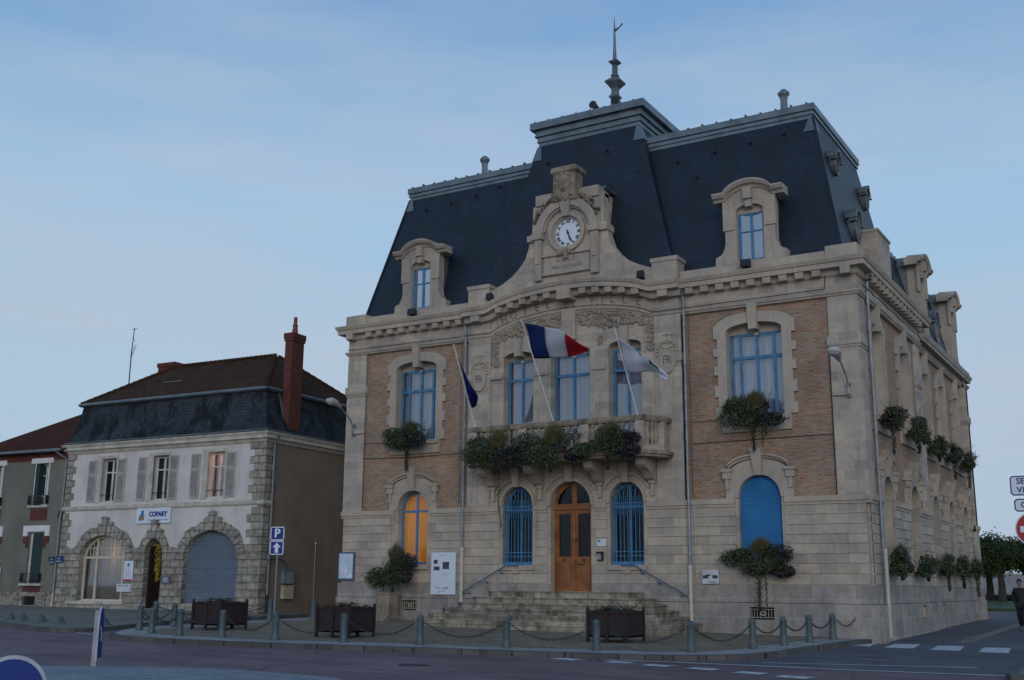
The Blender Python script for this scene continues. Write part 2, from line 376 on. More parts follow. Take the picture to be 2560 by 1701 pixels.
TH = thing('town_hall', 'three storey stone and buff brick town hall with slate mansard roofs, balcony and clock gable', 'town hall', (0, 10, 0))
def FS2(u, d, z): return (9.85+d, u, z)
ZJ = [1.52, 1.84, 2.145, 2.435, 2.73, 3.01, 3.305, 3.61, 3.91]

def lower_bay(F, u0, u1, wins, lhw, zb=2.19, d0=0.0):
    m = MB(F); o = [(u0, 1.5), (u1, 1.5), (u1, 4.16)]
    for c in reversed(wins): o += [(c+lhw, 4.16), (c+lhw, zb-.03), (c-lhw, zb-.03), (c-lhw, 4.16)]
    o.append((u0, 4.16)); m.prism(o, [], d0-.45, d0); m.build('wall', STONE, TH)
    m = MB(F)
    for a, b in zip(ZJ[:-1], ZJ[1:]):
        xs = [u0]
        if b > zb-.1:
            for c in wins: xs += [c-lhw-.1, c+lhw+.1]
        xs.append(u1)
        for i in range(0, len(xs), 2): m.box(xs[i], xs[i+1], d0-.02, d0+.035, a+.014, b-.014)
    m.build('rusticated_course', STONE, TH)
    m = MB(F)
    for c in wins: m.box(c-lhw-.12, c+lhw+.12, d0-.35, d0+.1, zb-.2, zb-.03)
    m.build('window_sill', TRIM, TH)
def string_pieces(F, segs, d0=0.0):
    m = MB(F)
    for a, b in segs:
        m.box(a, b, d0-.1, d0+.055, 3.91, 4.0); m.box(a, b, d0-.1, d0+.10, 4.0, 4.165)
    m.build('string_course', TRIM, TH)
def brick_bay(F, u0, u1, wins, uhw, lhw, d0=-.08, uz0=6.66, top=10.34):
    m = MB(F); o = [(u0, 4.16)]
    for c in wins:
        ar = outline(c, lhw, 4.16, 4.18, 4.88)[2:]; o += list(reversed(ar))
    o += [(u1, 4.16), (u1, top), (u0, top)]
    m.prism(o, [outline(c, uhw, uz0, 9.55, 9.80) for c in wins], d0-.4, d0); m.build('brick_panel', BRICK, TH)
    for c in wins:
        m = MB(F)      # upper surround with toothed quoins
        lv = [6.26, 6.75, 7.1, 7.43, 7.8, 8.15, 8.45, 8.76, 9.04, 9.35, 9.75]; L = []; Rr = []
        for i in range(len(lv)-1):
            w_ = 1.13 if i == 0 else (uhw+(.42 if i % 2 else .30))
            if 8.7 < lv[i] < 8.8: w_ = uhw+.44
            Rr += [(c+w_, lv[i]), (c+w_, lv[i+1])]; L += [(c-w_, lv[i]), (c-w_, lv[i+1])]
        e = [(c+(uhw+.30)*math.cos(a), 9.75+.39*math.sin(a)**.8) for a in [PI*i/12 for i in range(1, 12)]]
        m.prism(Rr+e+L[::-1], [outline(c, uhw-.004, uz0+.004, 9.55, 9.796)], d0-.3, d0+.085)
        m.build('window_surround', TRIM, TH)
        m = MB(F); m.box(c-uhw-.16, c+uhw+.16, d0-.3, d0+.17, 6.60, 6.74); m.build('window_sill', TRIM, TH)
        m = MB(F); m.loft([[(c-.13, d0-.2, 9.56), (c+.13, d0-.2, 9.56), (c+.13, d0+.15, 9.56), (c-.13, d0+.15, 9.56)], [(c-.17, d0-.2, 10.44), (c+.17, d0-.2, 10.44), (c+.17, d0+.2, 10.44), (c-.17, d0+.2, 10.44)]])
        m.build('keystone', TRIM, TH)
        m = MB(F)      # lower arched surround with ears, hood and keystone
        e = [(c+.95*math.cos(a), 4.95+.42*math.sin(a)) for a in [PI*i/12 for i in range(1, 12)]]
        o = [(c-1.08, 4.17), (c-lhw, 4.17)]+list(reversed(outline(c, lhw-.003, 4.17, 4.18, 4.877)[2:]))+[(c+lhw, 4.17), (c+1.08, 4.17), (c+1.08, 4.98)]+e+[(c-1.08, 4.98)]
        m.prism(o, [], d0-.3, d0+.10)
        for s in (-1, 1):
            m.box(c+s*1.02-.13, c+s*1.02+.13, d0+.08, d0+.20, 4.78, 5.0); m.box(c+s*1.02-.05, c+s*1.02+.05, d0+.08, d0+.17, 4.45, 4.78)
            m.box(c+s*1.02-.17, c+s*1.02+.17, d0-.1, d0+.25, 5.0, 5.09)
        m.build('window_surround', TRIM, TH)
        pa = [(c+1.02*math.cos(a), 5.0+.43*math.sin(a)) for a in [PI*(i/20) for i in range(2, 19)]]
        m = MB(F); m.follow(pa, [(d0, -.06), (d0+.14, -.04), (d0+.17, .02), (d0+.24, .05), (d0+.24, .10), (d0, .12)]); m.arc(c, 4.18, lhw, .70, 0, PI, d0+.06, d0+.14, .07); m.build('window_hood', TRIM, TH)
        m = MB(F); m.loft([[(c-.11, d0-.2, 4.86), (c+.11, d0-.2, 4.86), (c+.11, d0+.2, 4.86), (c-.11, d0+.2, 4.86)], [(c-.19, d0-.2, 5.7), (c+.19, d0-.2, 5.7), (c+.19, d0+.34, 5.7), (c-.19, d0+.34, 5.7)]]); m.build('keystone', TRIM, TH)

# ---- front wings and side bays
WX = 6.65
for s, wn in ((-1, [-WX]), (1, [WX])):
    u0, u1 = (4.2, 9.9) if s > 0 else (-9.9, -4.2)
    lower_bay(FR, u0, u1, wn, .69)
    a, b = (4.25, 9.07) if s > 0 else (-9.07, -4.25)
    brick_bay(FR, a, b, wn, .93, .69)
    string_pieces(FR, [(u0 if s > 0 else -10.0, s*WX-.80), (s*WX+.80, u1 if s < 0 else 10.0)])
lower_bay(FS, .1, 9.1, [2.35, 6.3], .72); brick_bay(FS, .9, 8.2, [2.35, 6.3], .72, .72)
string_pieces(FS, [(0, 1.55), (3.15, 5.5), (7.1, 9.15)])
lower_bay(FS2, 9.1, 19.5, [10.75, 13.95, 17.2], .62); brick_bay(FS2, 9.1, 18.75, [10.75, 13.95, 17.2], .60, .62, top=10.34)
string_pieces(FS2, [(9.1, 10.05), (11.45, 13.25), (14.65, 16.5), (17.9, 18.8)]); string_pieces(FS, [(18.75, 19.55)])

# ---- corner piers
m = MB()
for x0, x1, y0, y1 in ((9.07, 10, 0, .9), (-10, -9.07, 0, .9), (9.5, 10, 8.2, 9.1), (9.5, 10, 18.75, 19.55)):
    m.box(x0, x1, y0, y1, 4.16, 11.0); m.box(x0-.06, x1+.06, y0-.06, y1+.06, 8.74, 9.03); m.box(x0-.03, x1+.03, y0-.03, y1+.03, 8.66, 8.74)
m.box(9.9, 10.02, 18.75, 19.55, 1.5, 4.16)
m.build('corner_pier', STONE, TH)
# ---- plinth, with openings for the cellar vents
m = MB(FR)
m.prism([(-10.08, -.6), (10.12, -.6), (10.12, .97), (-10.08, .97)], [[(6.23, .48), (7.0, .48), (7.0, .85), (6.23, .85)], [(-7.0, .54), (-6.3, .54), (-6.3, .89), (-7.0, .89)]], -.3, .10)
for a, b in ((-10.04, -.80), (.80, 10.04)): m.box(a, b, -.3, .06, .985, 1.5)
m.build('plinth', PLINTH, TH)
m = MB(FS)
m.prism([(.3, -.6), (9.15, -.6), (9.15, .97), (.3, .97)], [[(6.2, .45), (6.9, .45), (6.9, .9), (6.2, .9)]], -.3, .08); m.box(.06, 9.12, -.3, .05, .985, 1.5)
m.prism([(9.15, -.6), (18.75, -.6), (18.75, .97), (9.15, .97)], [[(10.4, .5), (11.0, .5), (11.0, .9), (10.4, .9)]], -.4, -.06); m.box(9.12, 18.75, -.4, -.10, .985, 1.5)
m.box(18.75, 19.6, -.3, .1, -.6, 1.0); m.box(18.75, 19.57, -.3, .06, 1.0, 1.5)
m.build('plinth', PLINTH, TH)
m = MB(); m.box(10.12, 10.14, .31, .95, -.5, 1.0) if False else m.box(10.0, 10.2, -.02, .5, -.5, .95); m.build('corner_buttress', PLINTH, TH)
for F, a, b, z0, z1, dd in ((FR, 6.23, 7.0, .48, .85, .02), (FR, -7.0, -6.3, .54, .89, .02), (FS, 6.2, 6.9, .45, .9, 0), (FS2, 10.4, 11.0, .5, .9, 0)):
    m = MB(F); m.box(a, b, dd-.25, dd-.2, z0, z1); v = m.build('cellar_vent', DARK, TH)
    m = MB(F); n = 8
    for i in range(n+1):
        u = a+.03+(b-a-.06)*i/n
        if i != n//2: m.box(u-.005, u+.005, dd-.03, dd, z0+.06, z1-.06)
    m.box(a, b, dd-.032, dd+.004, z0+.055, z0+.067); m.box(a, b, dd-.032, dd+.004, z1-.067, z1-.055); m.arc((a+b)/2, (z0+z1)/2, .05, .05, 0, 2*PI, dd-.03, dd, .025, 10)
    m.build('grille', CREAMPIPE, v)

# ---- central bay
m = MB(FR); cw = 2.105
top = [(u, 11.1+.5*fa(u)) for u in [3.2-6.4*i/32 for i in range(33)]]
do = outline(0, .78, 1.2, 4.12, 4.95)
o = [(-4.2, 1.2), (-.78, 1.2)]+list(reversed(do[2:]))+[(.78, 1.2), (4.2, 1.2), (4.2, 11.1)]+top+[(-4.2, 11.1)]
holes = [outline(s*cw, .615, 2.13, 4.20, 4.85) for s in (-1, 1)]+[outline(s*cw, .615, 5.74, 9.50, 9.70) for s in (-1, 1)]+[outline(0, .775, 5.74, 9.48, 9.70)]
m.prism(o, holes, -.45, .02); m.build('wall', STONE, TH)
m = MB(FR)
for a, b in zip(ZJ[:-1], ZJ[1:]):
    for p, q in ((-4.2, -2.82), (-1.39, -.88), (.88, 1.39), (2.82, 4.2)):
        if b < 2.16: p, q = {-1.39: (-2.82, -.88), .88: (.88, 2.82)}.get(p, (p, q)) if p in (-1.39, .88) else (p, q)
        m.box(p, q, 0, .055, a+.014, b-.014)
m.build('rusticated_course', STONE, TH)
string_pieces(FR, [(-4.2, -2.85), (-1.36, -.90), (.90, 1.36), (2.85, 4.2)], .02)
m = MB(FR)
for s in (-1, 1):
    m.box(min(s*3.25, s*4.2), max(s*3.25, s*4.2), -.1, .09, 4.17, 10.34)
    m.box(min(s*3.32, s*4.14), max(s*3.32, s*4.14), -.1, .08, 10.46, 11.05)
    for q in (s*3.3,): m.box(min(q, s*2.76), max(q, s*2.76), 0, .10, 8.74, 9.0); m.box(min(s*4.0, s*4.24), max(s*4.0, s*4.24), 0, .14, 8.74, 9.0)
    m.box(min(s*.86, s*1.41), max(s*.86, s*1.41), 0, .07, 8.74, 9.0)
m.build('pilaster', STONE, TH)
m = MB(FR)                                   # arched surrounds under the balcony, sills, keystones
for c, hw, zs, zt in ((-cw, .615, 4.2, 4.85), (cw, .615, 4.2, 4.85), (0, .78, 4.12, 4.95)):
    m.arc(c, zs, hw+.01, zt-zs+.01, 0, PI, -.1, .09, .10)
    m.arc(c, zs, hw+.30, zt-zs+.22, .15*PI, .85*PI, 0, .10, .07)
    for s in (-1, 1): m.box(c+s*(hw+.06)-.055, c+s*(hw+.06)+.055, -.1, .092, 4.17, zs)
    m.loft([[(c-.11, -.2, zt-.03), (c+.11, -.2, zt-.03), (c+.11, .18, zt-.03), (c-.11, .18, zt-.03)], [(c-.17, -.2, 5.5), (c+.17, -.2, 5.5), (c+.17, .3, 5.5), (c-.17, .3, 5.5)]])
for s in (-1, 1):
    m.box(s*cw-.72, s*cw+.72, -.2, .14, 1.96, 2.12); m.box(s*cw-.14, s*cw+.14, -.1, .12, 1.85, 1.96)
    for c in (1.16, 3.08): m.box(s*c-.11, s*c+.11, 0, .16, 4.75, 4.9); m.box(s*c-.06, s*c+.06, 0, .12, 4.35, 4.75)
m.build('window_surround', TRIM, TH)
m = MB(FR)
for c, t0 in ((-cw, .13), (cw, .13)):
    m.loft([[(c-t0, -.2, 9.52), (c+t0, -.2, 9.52), (c+t0, .11, 9.52), (c-t0, .11, 9.52)], [(c-.17, -.2, 10.18), (c+.17, -.2, 10.18), (c+.17, .13, 10.18), (c-.17, .13, 10.18)]])
m.box(-.27, .27, 0, .16, 9.9, 11.02); m.box(-.2, .2, 0, .13, 9.5, 9.9)
for z in (10.5, 10.58): m.box(-.275, .275, .1, .175, z, z+.03)
for q in (-.11, .11): m.arc(q, 10.38, .035, .035, 0, 2*PI, .15, .175, .02, 10); m.box(q-.03, q-.012, .15, .17, 9.95, 10.25); m.box(q+.012, q+.03, .15, .17, 9.95, 10.25)
m.build('keystone', TRIM, TH)

# ---- frieze mould, main cornice, modillions, blocking course
MP = [(-.1, 10.30), (.04, 10.31), (.06, 10.36), (.10, 10.39), (.11, 10.45), (-.1, 10.47)]
m = MB(); plan(m, [(-10, 9), (-10, 0), (-4.2, 0)], MP); plan(m, [(4.2, 0), (10, 0), (10, 9.1)], MP); plan(m, [(9.85, 9.1), (9.85, 18.75)], MP); plan(m, [(10, 18.75), (10, 19.55), (9, 19.55)], MP)
ap = [(-4.2, 0)]+[(u, fa(u)*.56) for u in [-3.2+6.4*i/40 for i in range(41)]]+[(4.2, 0)]
m2 = MB(FR); m2.follow(ap, [(d+.03, z) for d, z in MP]); m.v += m2.v and []; base = len(m.v); m.v += m2.v; m.f += [tuple(i+base for i in f) for f in m2.f]
m.build('frieze_moulding', TRIM, TH)
m = MB(FR); m.box(-9.07, -4.2, -.3, .0, 10.44, 11.1); m.box(4.2, 9.07, -.3, .0, 10.44, 11.1); m.build('frieze', STONE, TH)
m = MB(FS); m.box(.9, 8.2, -.3, 0, 10.44, 11.1); m.box(9.1, 18.75, -.45, -.15, 10.44, 10.8); m.build('frieze', STONE, TH)
CP = [(-.2, 10.92), (.05, 10.94), (.09, 11.0), (.10, 11.13), (.33, 11.15), (.33, 11.30), (.37, 11.32), (.42, 11.43), (.42, 11.47), (-.2, 11.58)]
m = MB(); plan(m, [(-10, 9.4), (-10, 0), (-4.25, 0)], CP); plan(m, [(4.25, 0), (10, 0), (10, 9.35), (8.5, 9.35)], CP)
m2 = MB(FR); ap = [(-4.3, 0)]+[(u, fa(u)*.5) for u in [-3.3+6.6*i/40 for i in range(41)]]+[(4.3, 0)]; m2.follow(ap, [(d+.2 if d > 0 else d, z) for d, z in CP])
base = len(m.v); m.v += m2.v; m.f += [tuple(i+base for i in f) for f in m2.f]
CP2 = [(-.3, 10.5), (.06, 10.52), (.10, 10.60), (.28, 10.63), (.28, 10.74), (.32, 10.76), (.36, 10.86), (.36, 10.90), (-.3, 10.95)]
plan(m, [(9.85, 9.3), (9.85, 19.6), (8.5, 19.6)], CP2)
m.build('cornice', TRIM, TH)
m = MB(); plan(m, [(9.85, 9.45), (9.85, 19.55)], [(.1, 10.93), (.30, 10.94), (.33, 11.02), (.30, 11.05), (.08, 11.05)]); m.build('gutter', ZINC, TH)
mod = MB(); mod.loft([[(-.13, 0, -.1), (.13, 0, -.1), (.13, .0, .08), (-.13, 0, .08)], [(-.13, -.17, -.1), (.13, -.17, -.1), (.13, -.22, .08), (-.13, -.22, .08)]])
mo = mod.build('modillion', TRIM, TH, local=True); first = True
def place(o, x, y, z, rz=0):
    global first
    if first: c = o; first = False
    else: c = o.copy(); COL.objects.link(c); c.parent = TH
    c.location = (x, y-10, z); c.rotation_euler = (0, 0, rz)
for s in (-1, 1):
    for k in range(9): place(mo, s*(4.6+.53*k), -.095, 11.05)
    for k in range(5): u = .72+.5*k; place(mo, s*u, -.29, 11.05+.5*fa(u))
for k in range(15): place(mo, 10.095, .95+.53*k, 11.05, PI/2)
m = MB(FR)
for u0, u1, zz, dd in ((-9.9, -9.6, 10.92, .34), (9.6, 9.9, 10.92, .34), (-3.9, -3.55, 10.92, .5), (3.55, 3.9, 10.92, .5), (-.26, .26, 11.3, .55)): m.box(u0, u1, -.1, dd, zz, 11.15+(.5 if abs(u0) < 1 else 0))
m.build('cornice_bracket', TRIM, TH)
m = MB(FR)
for s in (-1, 1):
    m.box(min(s*4.2, s*9.12), max(s*4.2, s*9.12), -.28, .04, 11.5, 11.80); m.box(min(s*9.12, s*10.1), max(s*9.12, s*10.1), -.7, .12, 11.5, 11.92)
    m.box(min(s*3.27, s*4.18), max(s*3.27, s*4.18), -.75, .24, 11.5, 12.2); m.box(min(s*3.23, s*4.22), max(s*3.23, s*4.22), -.8, .28, 12.2, 12.34)
m.build('parapet', TRIM, TH)
m = MB(FS); m.box(.7, 9.2, -.28, .04, 11.5, 11.78); m.box(3.75, 5.55, -1.3, -.08, 11.5, 13.42); m.box(3.72, 5.58, -1.3, -.04, 13.42, 13.5); m.build('parapet', STONE, TH)

# ---- roofs
def frustum(m, b, t):
    return m.loft([[(b[0], b[2], b[4]), (b[1], b[2], b[4]), (b[1], b[3], b[4]), (b[0], b[3], b[4])], [(t[0], t[2], t[4]), (t[1], t[2], t[4]), (t[1], t[3], t[4]), (t[0], t[3], t[4])]])
m = MB(); frustum(m, (-9.63, 9.63, .28, 8.05, 11.45), (-8.48, 8.48, 1.75, 7.6, 17.15)); ro = m.build('roof', SLATE, TH)
m = MB(); frustum(m, (-4.06, 4.06, .20, 7.6, 11.45), (-2.15, 2.15, 1.49, 6.4, 18.14)); m.build('pavilion_roof', SLATE, TH)
m = MB(); frustum(m, (-9.9, 9.98, 7.9, 19.6, 10.8), (-9.2, 9.2, 7.9, 18.7, 14.0)); m.build('rear_roof', SLATE, TH)
m = MB()
for h, z0, z1 in ((.0, 17.08, 17.24), (.05, 17.24, 17.36), (.02, 17.36, 17.40), (.09, 17.40, 17.63)): m.box(-8.46-h, 8.46+h, 1.74-h, 7.65+h, z0, z1)
random.seed(3)
for sx in (-1, 1):
    for k in range(11): x = sx*(2.9+.54*k); m.box(x-.03, x+.03, 1.62, 7.7, 17.63, 17.67+.03*(k % 3 == 0))
m.build('ridge_capping', ZINC, TH)
m = MB()
for h, z0, z1 in ((.0, 18.08, 18.30), (.06, 18.30, 18.33), (.04, 18.33, 18.52), (.13, 18.52, 18.56), (.10, 18.56, 18.78), (.26, 18.78, 19.06)): m.box(-2.15-h, 2.15+h, 1.50-h, 6.4+h, z0, z1)
for k in range(8): x = -2.2+.6*k; m.box(x-.04, x+.04, 1.26, 6.6, 19.06, 19.10)
m.build('ridge_capping', ZINC, TH)
m = MB(); m.box(-9.25, 9.25, 7.9, 18.75, 13.95, 14.12)
for k in range(20): m.box(-9.27, 9.27, 8+.55*k, 8.05+.55*k, 14.1, 14.15)
m.build('ridge_capping', ZINC, TH)
m = MB()                                    # zinc patches at the hips
def hip(m, xb, yb, zb, xt, yt, zt, za, zc, wd):
    for s in (-1, 1):
        P = lambda z: (xb+(xt-xb)*(z-zb)/(zt-zb), yb+(yt-yb)*(z-zb)/(zt-zb))
        (xa, ya), (xc, yc) = P(za), P(zc); e = .03
        m.add([(s*(xa+e), ya-e, za), (s*(xc+e), yc-e, zc), (s*(xc-wd*.35), yc-e, zc), (s*(xa-wd), ya-e, za)], [(0, 1, 2, 3)])
        m.add([(s*(xa+e), ya-e, za), (s*(xc+e), yc-e, zc), (s*(xc+e), yc+wd*.35, zc), (s*(xa+e), ya+wd, za)], [(0, 1, 2, 3)])
hip(m, 9.63, .28, 11.45, 8.48, 1.75, 17.15, 16.6, 17.14, .42); hip(m, 4.06, .20, 11.45, 2.15, 1.49, 18.14, 17.5, 18.1, .4)
m.build('hip_flashing', ZINC, TH)
for s in (-1, 1):
    m = MB(); m.loft([[(s*9.63+a*.04, .28+b*.04, 11.45) for a, b in ((-1, -1), (1, -1), (1, 1), (-1, 1))], [(s*8.48+a*.04, 1.75+b*.04, 17.15) for a, b in ((-1, -1), (1, -1), (1, 1), (-1, 1))]]); m.build('hip_flashing', SLATE, TH)
# chimney-like vents, finial, sirens
for s in (-1, 1):
    m = MB(); m.lathe((s*WX, 4.63, 17.6), [(.20, 0), (.18, .12), (.16, .3), (.13, 1.72), (.15, 1.78), (.16, 1.86), (.22, 1.93), (.225, 2.02), (.14, 2.09), (.10, 2.14), (.02, 2.16)], 8); m.build('roof_vent', ZINC, TH, 40)
m = MB()
def sq(m, c, prof): return m.lathe(c, prof, 4)
sq(m, (0, 3.94, 19.0), [(.27, 0), (.25, .6), (.20, 1.55), (.19, 1.62), (.28, 1.68), (.28, 1.74), (.19, 1.80), (.16, 1.98), (.20, 2.08), (.45, 2.32), (.46, 2.37), (.26, 2.50), (.14, 2.58), (.19, 2.62), (.19, 2.67), (.13, 2.70), (.12, 3.10), (.28, 3.22), (.28, 3.26), (.13, 3.34), (.07, 3.4)])
m.build('finial', ZINC_DARK, TH)
m = MB(); m.tube([(0, 3.94, 22.4), (0, 3.94, 23.3), (0, 3.94, 24.25)], [.075, .05, .012], 6); m.blob((0, 3.94, 23.32), (.06, .06, .06)); m.tube([(0, 3.94, 23.65), (.2, 3.94, 23.72), (.33, 3.94, 23.84)], [.07, .03, .025]); m.blob((.34, 3.94, 23.85), (.04, .04, .04)); m.build('weather_vane', ZINC_DARK, TH)
for x in (-.55, .42):
    m = MB(); m.tube([(x, 3.2, 19.0), (x, 3.2, 20.1)], .04); m.tube([(x, 3.0, 20.15), (x, 3.12, 20.15), (x, 3.45, 20.15)], [.17, .13, .08], 10); m.build('siren_horn', BLACK, TH)
m = MB(); m.blob((-1.4, 2.2, 19.1), (.2, .2, .14)); m.build('roof_vent', ZINC_DARK, TH)
m = MB()
for x, z in ((-7.5, 16.5), (-6.3, 16.6), (-5.1, 16.7), (-4.0, 16.9), (-1.6, 17.3), (.9, 17.3), (3.6, 16.4), (5.0, 16.5), (6.3, 16.6), (7.5, 16.7), (4.4, 15.6)):
    pav = abs(x) < 2; y = (.20+1.29*(z-11.45)/6.69) if pav else (.28+1.47*(z-11.45)/5.7)
    m.box(x-.03, x+.03, y-.16, y+.02, z-.03, z+.02); m.box(x-.035, x+.035, y-.17, y-.12, z-.05, z+.08)
m.build('roof_hook', IRON, TH)

# ---- stone dormers
def dormer(F, cu, d0, zsh=0.0, side=False):
    m = MB(F)
    o = [(-1.22, 11.85), (1.22, 11.85), (1.2, 12.12), (1.0, 12.2), (.9, 12.36), (.85, 12.55), (.85, 14.1), (.5, 14.3), (0, 14.42), (-.5, 14.3), (-.85, 14.1), (-.85, 12.55), (-.9, 12.36), (-1.0, 12.2), (-1.2, 12.12)]
    if side: o = [(p[0]*.94, p[1]-(.9 if p[1] < 12.6 else .3)) for p in o]
    zs = -.3 if side else 0; z0 = 10.95 if side else 11.9
    ho = outline(cu, .46, z0, 13.62+zs, 13.84+zs)
    m.prism([(cu+p[0], p[1]) for p in o], [ho], d0-.38, d0)
    m.box(cu-.90, cu-.5, d0-.02, d0+.05, 13.0+zs, 14.0+zs); m.box(cu+.5, cu+.90, d0-.02, d0+.05, 13.0+zs, 14.0+zs)
    dm = m.build('dormer', TRIM, TH)
    pa = [(cu-1.2, 0), (cu-.82, 0)]+[(cu+.82*t, .36*(1-t*t)**.7) for t in [-.9+.1*i for i in range(19)]]+[(cu+.82, 0), (cu+1.2, 0)]
    m = MB(F); m.follow([(u, z+14.02+zs) for u, z in pa], [(d0-.4, 0), (d0+.05, .0), (d0+.1, .08), (d0+.2, .12), (d0+.27, .22), (d0+.27, .27), (d0-.4, .3)]); m.build('dormer_cornice', TRIM, dm)
    m = MB(F); m.box(cu-.14, cu+.14, d0-.3, d0+.2, 13.98+zs, 14.36+zs); m.box(cu-.11, cu+.11, d0-.3, d0+.1, 13.72+zs, 13.98+zs); m.build('keystone', TRIM, dm)
    m = MB(F); m.box(cu-.78, cu+.78, d0-1.7, d0-.38, z0, 14.1+zs); m.follow([(u, z+14.05+zs) for u, z in pa[1:-1]], [(d0-1.9, 0), (d0-.38, 0), (d0-.38, .2), (d0-1.9, .2)]); m.build('dormer_cheek', ZINC_DARK, dm)
    m = MB(F); m.box(cu-.60, cu+.60, d0-.45, d0-.39, z0, 13.9+zs); m.build('unlit_room_block', DARK, dm)  # near-black sheet behind the pane, painted as the dark of the attic
    window(F, dm, cu, .45, z0+.02, 13.58+zs, 13.581+zs, d0-.2, cols=(0,), trans=(), curt=None, bar=.085, gm=GLASSR)
    m = MB(F); m.box(cu-.42, cu+.42, d0-.24, d0-.19, 12.93+zs, 12.965+zs); m.build('glazing_bar', BLUEDARK, dm)
    m = MB(F); m.box(cu-.47, cu+.47, d0-.3, d0-.18, 13.57+zs, 13.9+zs); m.build('window_head', TRIM, dm)
GLASSR = glass('reflecting_glass', .35, (.5, .55, .7))
dormer(FR, -WX, -.1); dormer(FR, WX, -.1); dormer(FS, 10.75, -.02, side=True); dormer(FS, 17.2, -.02, side=True)
def oeil(yc, zc, r, depth):
    x = 9.63-.2*(zc-11.45)+depth if yc < 9 else 9.9-.24*(zc-10.8)+depth
    F = lambda u, d, z: (x+d, u, z)
    m = MB(F); m.arc(yc, zc, r*.62, r*1.0, 0, 2*PI, -.14, .04, r*.28, 20); m.arc(yc, zc+r*.25, r*.92, r*1.05, .08*PI, .92*PI, -.30, .10, r*.2, 16)
    for s in (-1, 1): m.box(yc+s*r*1.02-r*.2, yc+s*r*1.02+r*.2, -.12, .12, zc+r*.25, zc+r*.42)
    m.box(yc-r*.12, yc+r*.12, -.1, .14, zc+r*1.2, zc+r*1.6); m.loft([[(yc+a_*math.cos(2*PI*i/14)*r*.86, d_, zc+math.sin(2*PI*i/14)*r*1.15*a_) for i in range(14)] for a_, d_ in ((1, -.45), (1, -.12))])
    o = m.build('bullseye_window', ZINC_DARK, TH)
    m = MB(F); m.lathe((0, 0, 0), [(.01, 0)], 4) if False else m.add([(yc+r*.75*math.cos(2*PI*i/16), -.055+.0, zc+r*1.15*math.sin(2*PI*i/16)) for i in range(16)], [tuple(range(16))]); m.build('pane', GLASSR, o)
oeil(2.6, 15.62, .33, .17); oeil(6.7, 15.62, .33, .17); oeil(2.9, 13.35, .44, .20); oeil(6.6, 13.35, .44, .20); oeil(13.95, 12.1, .50, .25)

# ---- clock gable
m = MB(FR); L = [(3.25, 12.05), (2.75, 12.25), (2.3, 12.5), (1.97, 12.8), (1.73, 13.12), (1.6, 13.5), (1.58, 13.66), (1.60, 13.95), (1.46, 14.0), (1.42, 15.0), (1.30, 15.05), (1.30, 15.38)]
btm = [(u, 11.3+.5*fa(u)) for u in [-3.25+6.5*i/26 for i in range(27)]]
m.prism(btm+[p for p in L]+[(.6, 15.38), (-.6, 15.38)]+[(-p[0], p[1]) for p in reversed(L)], [[(.60*math.cos(a), 13.84+.60*math.sin(a)) for a in [2*PI*i/28 for i in range(28)]]], -.25, .18)
gb = m.build('clock_gable', STONE, TH)
m = MB(); m.box(-1.28, 1.28, .2, 2.2, 12, 15.25); m.build('gable_back', STONE, gb)
m = MB(); m.loft([[(-1.40, .1, 15.38), (1.40, .1, 15.38), (1.40, .1, 15.44), (-1.40, .1, 15.44)], [(-1.40, 2.4, 15.25), (1.40, 2.4, 15.25), (1.40, 2.4, 15.31), (-1.40, 2.4, 15.31)]]); m.build('gable_capping', ZINC, gb)
m = MB(FR)
m.arc(0, 13.86, .95, .95, .02*PI, .98*PI, .12, .36, .30, 24); m.arc(0, 13.84, .60, .60, 0, 2*PI, 0, .30, .14, 28); m.arc(0, 13.84, .53, .53, 0, 2*PI, -.05, .22, .08, 28); m.arc(0, 13.86, .88, .88, .03*PI, .97*PI, .12, .28, .08, 24)
for s in (-1, 1):
    a, b = sorted((s*.93, s*1.34)); m.box(a, b, .1, .44, 13.68, 13.90); a, b = sorted((s*1.0, s*1.28)); m.box(a, b, .1, .36, 12.15, 13.68); m.box(a+.06, b-.06, .34, .40, 12.75, 13.55)
    a, b = sorted((s*.62, s*1.28)); m.box(a, b, -.6, .26, 15.0, 15.40)
    a, b = sorted((s*1.3, s*1.62)); m.box(a, b, -.3, .3, 13.68, 13.9)
m.loft([[(-.14, .1, 14.42), (.14, .1, 14.42), (.14, .34, 14.42), (-.14, .34, 14.42)], [(-.2, .1, 15.0), (.2, .1, 15.0), (.2, .46, 15.0), (-.2, .46, 15.0)]])
m.prism([(-.92, 12.36), (.92, 12.36), (.92, 12.98), (-.92, 12.98)], [], .1, .26); m.box(-.98, .98, .1, .33, 12.99, 13.05); m.box(-.98, .98, .1, .32, 12.30, 12.35)
m.build('gable_moulding', TRIM, gb)
random.seed(11)
m = MB(FR)
m.loft([[(-.6, .05, 14.98), (.6, .05, 14.98), (.5, .42, 14.98), (-.5, .42, 14.98)], [(-.46, -.1, 15.4), (.46, -.1, 15.4), (.42, .5, 15.4), (-.42, .5, 15.4)], [(-.44, -.2, 16.0), (.44, -.2, 16.0), (.44, .42, 16.0), (-.44, .42, 16.0)], [(-.54, -.3, 16.08), (.54, -.3, 16.08), (.54, .5, 16.08), (-.54, .5, 16.08)], [(-.5, -.3, 16.26), (.5, -.3, 16.26), (.5, .48, 16.26), (-.5, .48, 16.26)]])
m.blob((0, .46, 15.62), (.26, .10, .36), 12, 8); m.blob((0, .52, 15.58), (.18, .08, .26), 12, 8)
for i in range(26): a = random.uniform(0, 2*PI); m.blob((.36*math.cos(a)*1.0, .46, 15.5+.5*math.sin(a)), (random.uniform(.04, .1), .06, random.uniform(.05, .1)), 6, 4, .2)
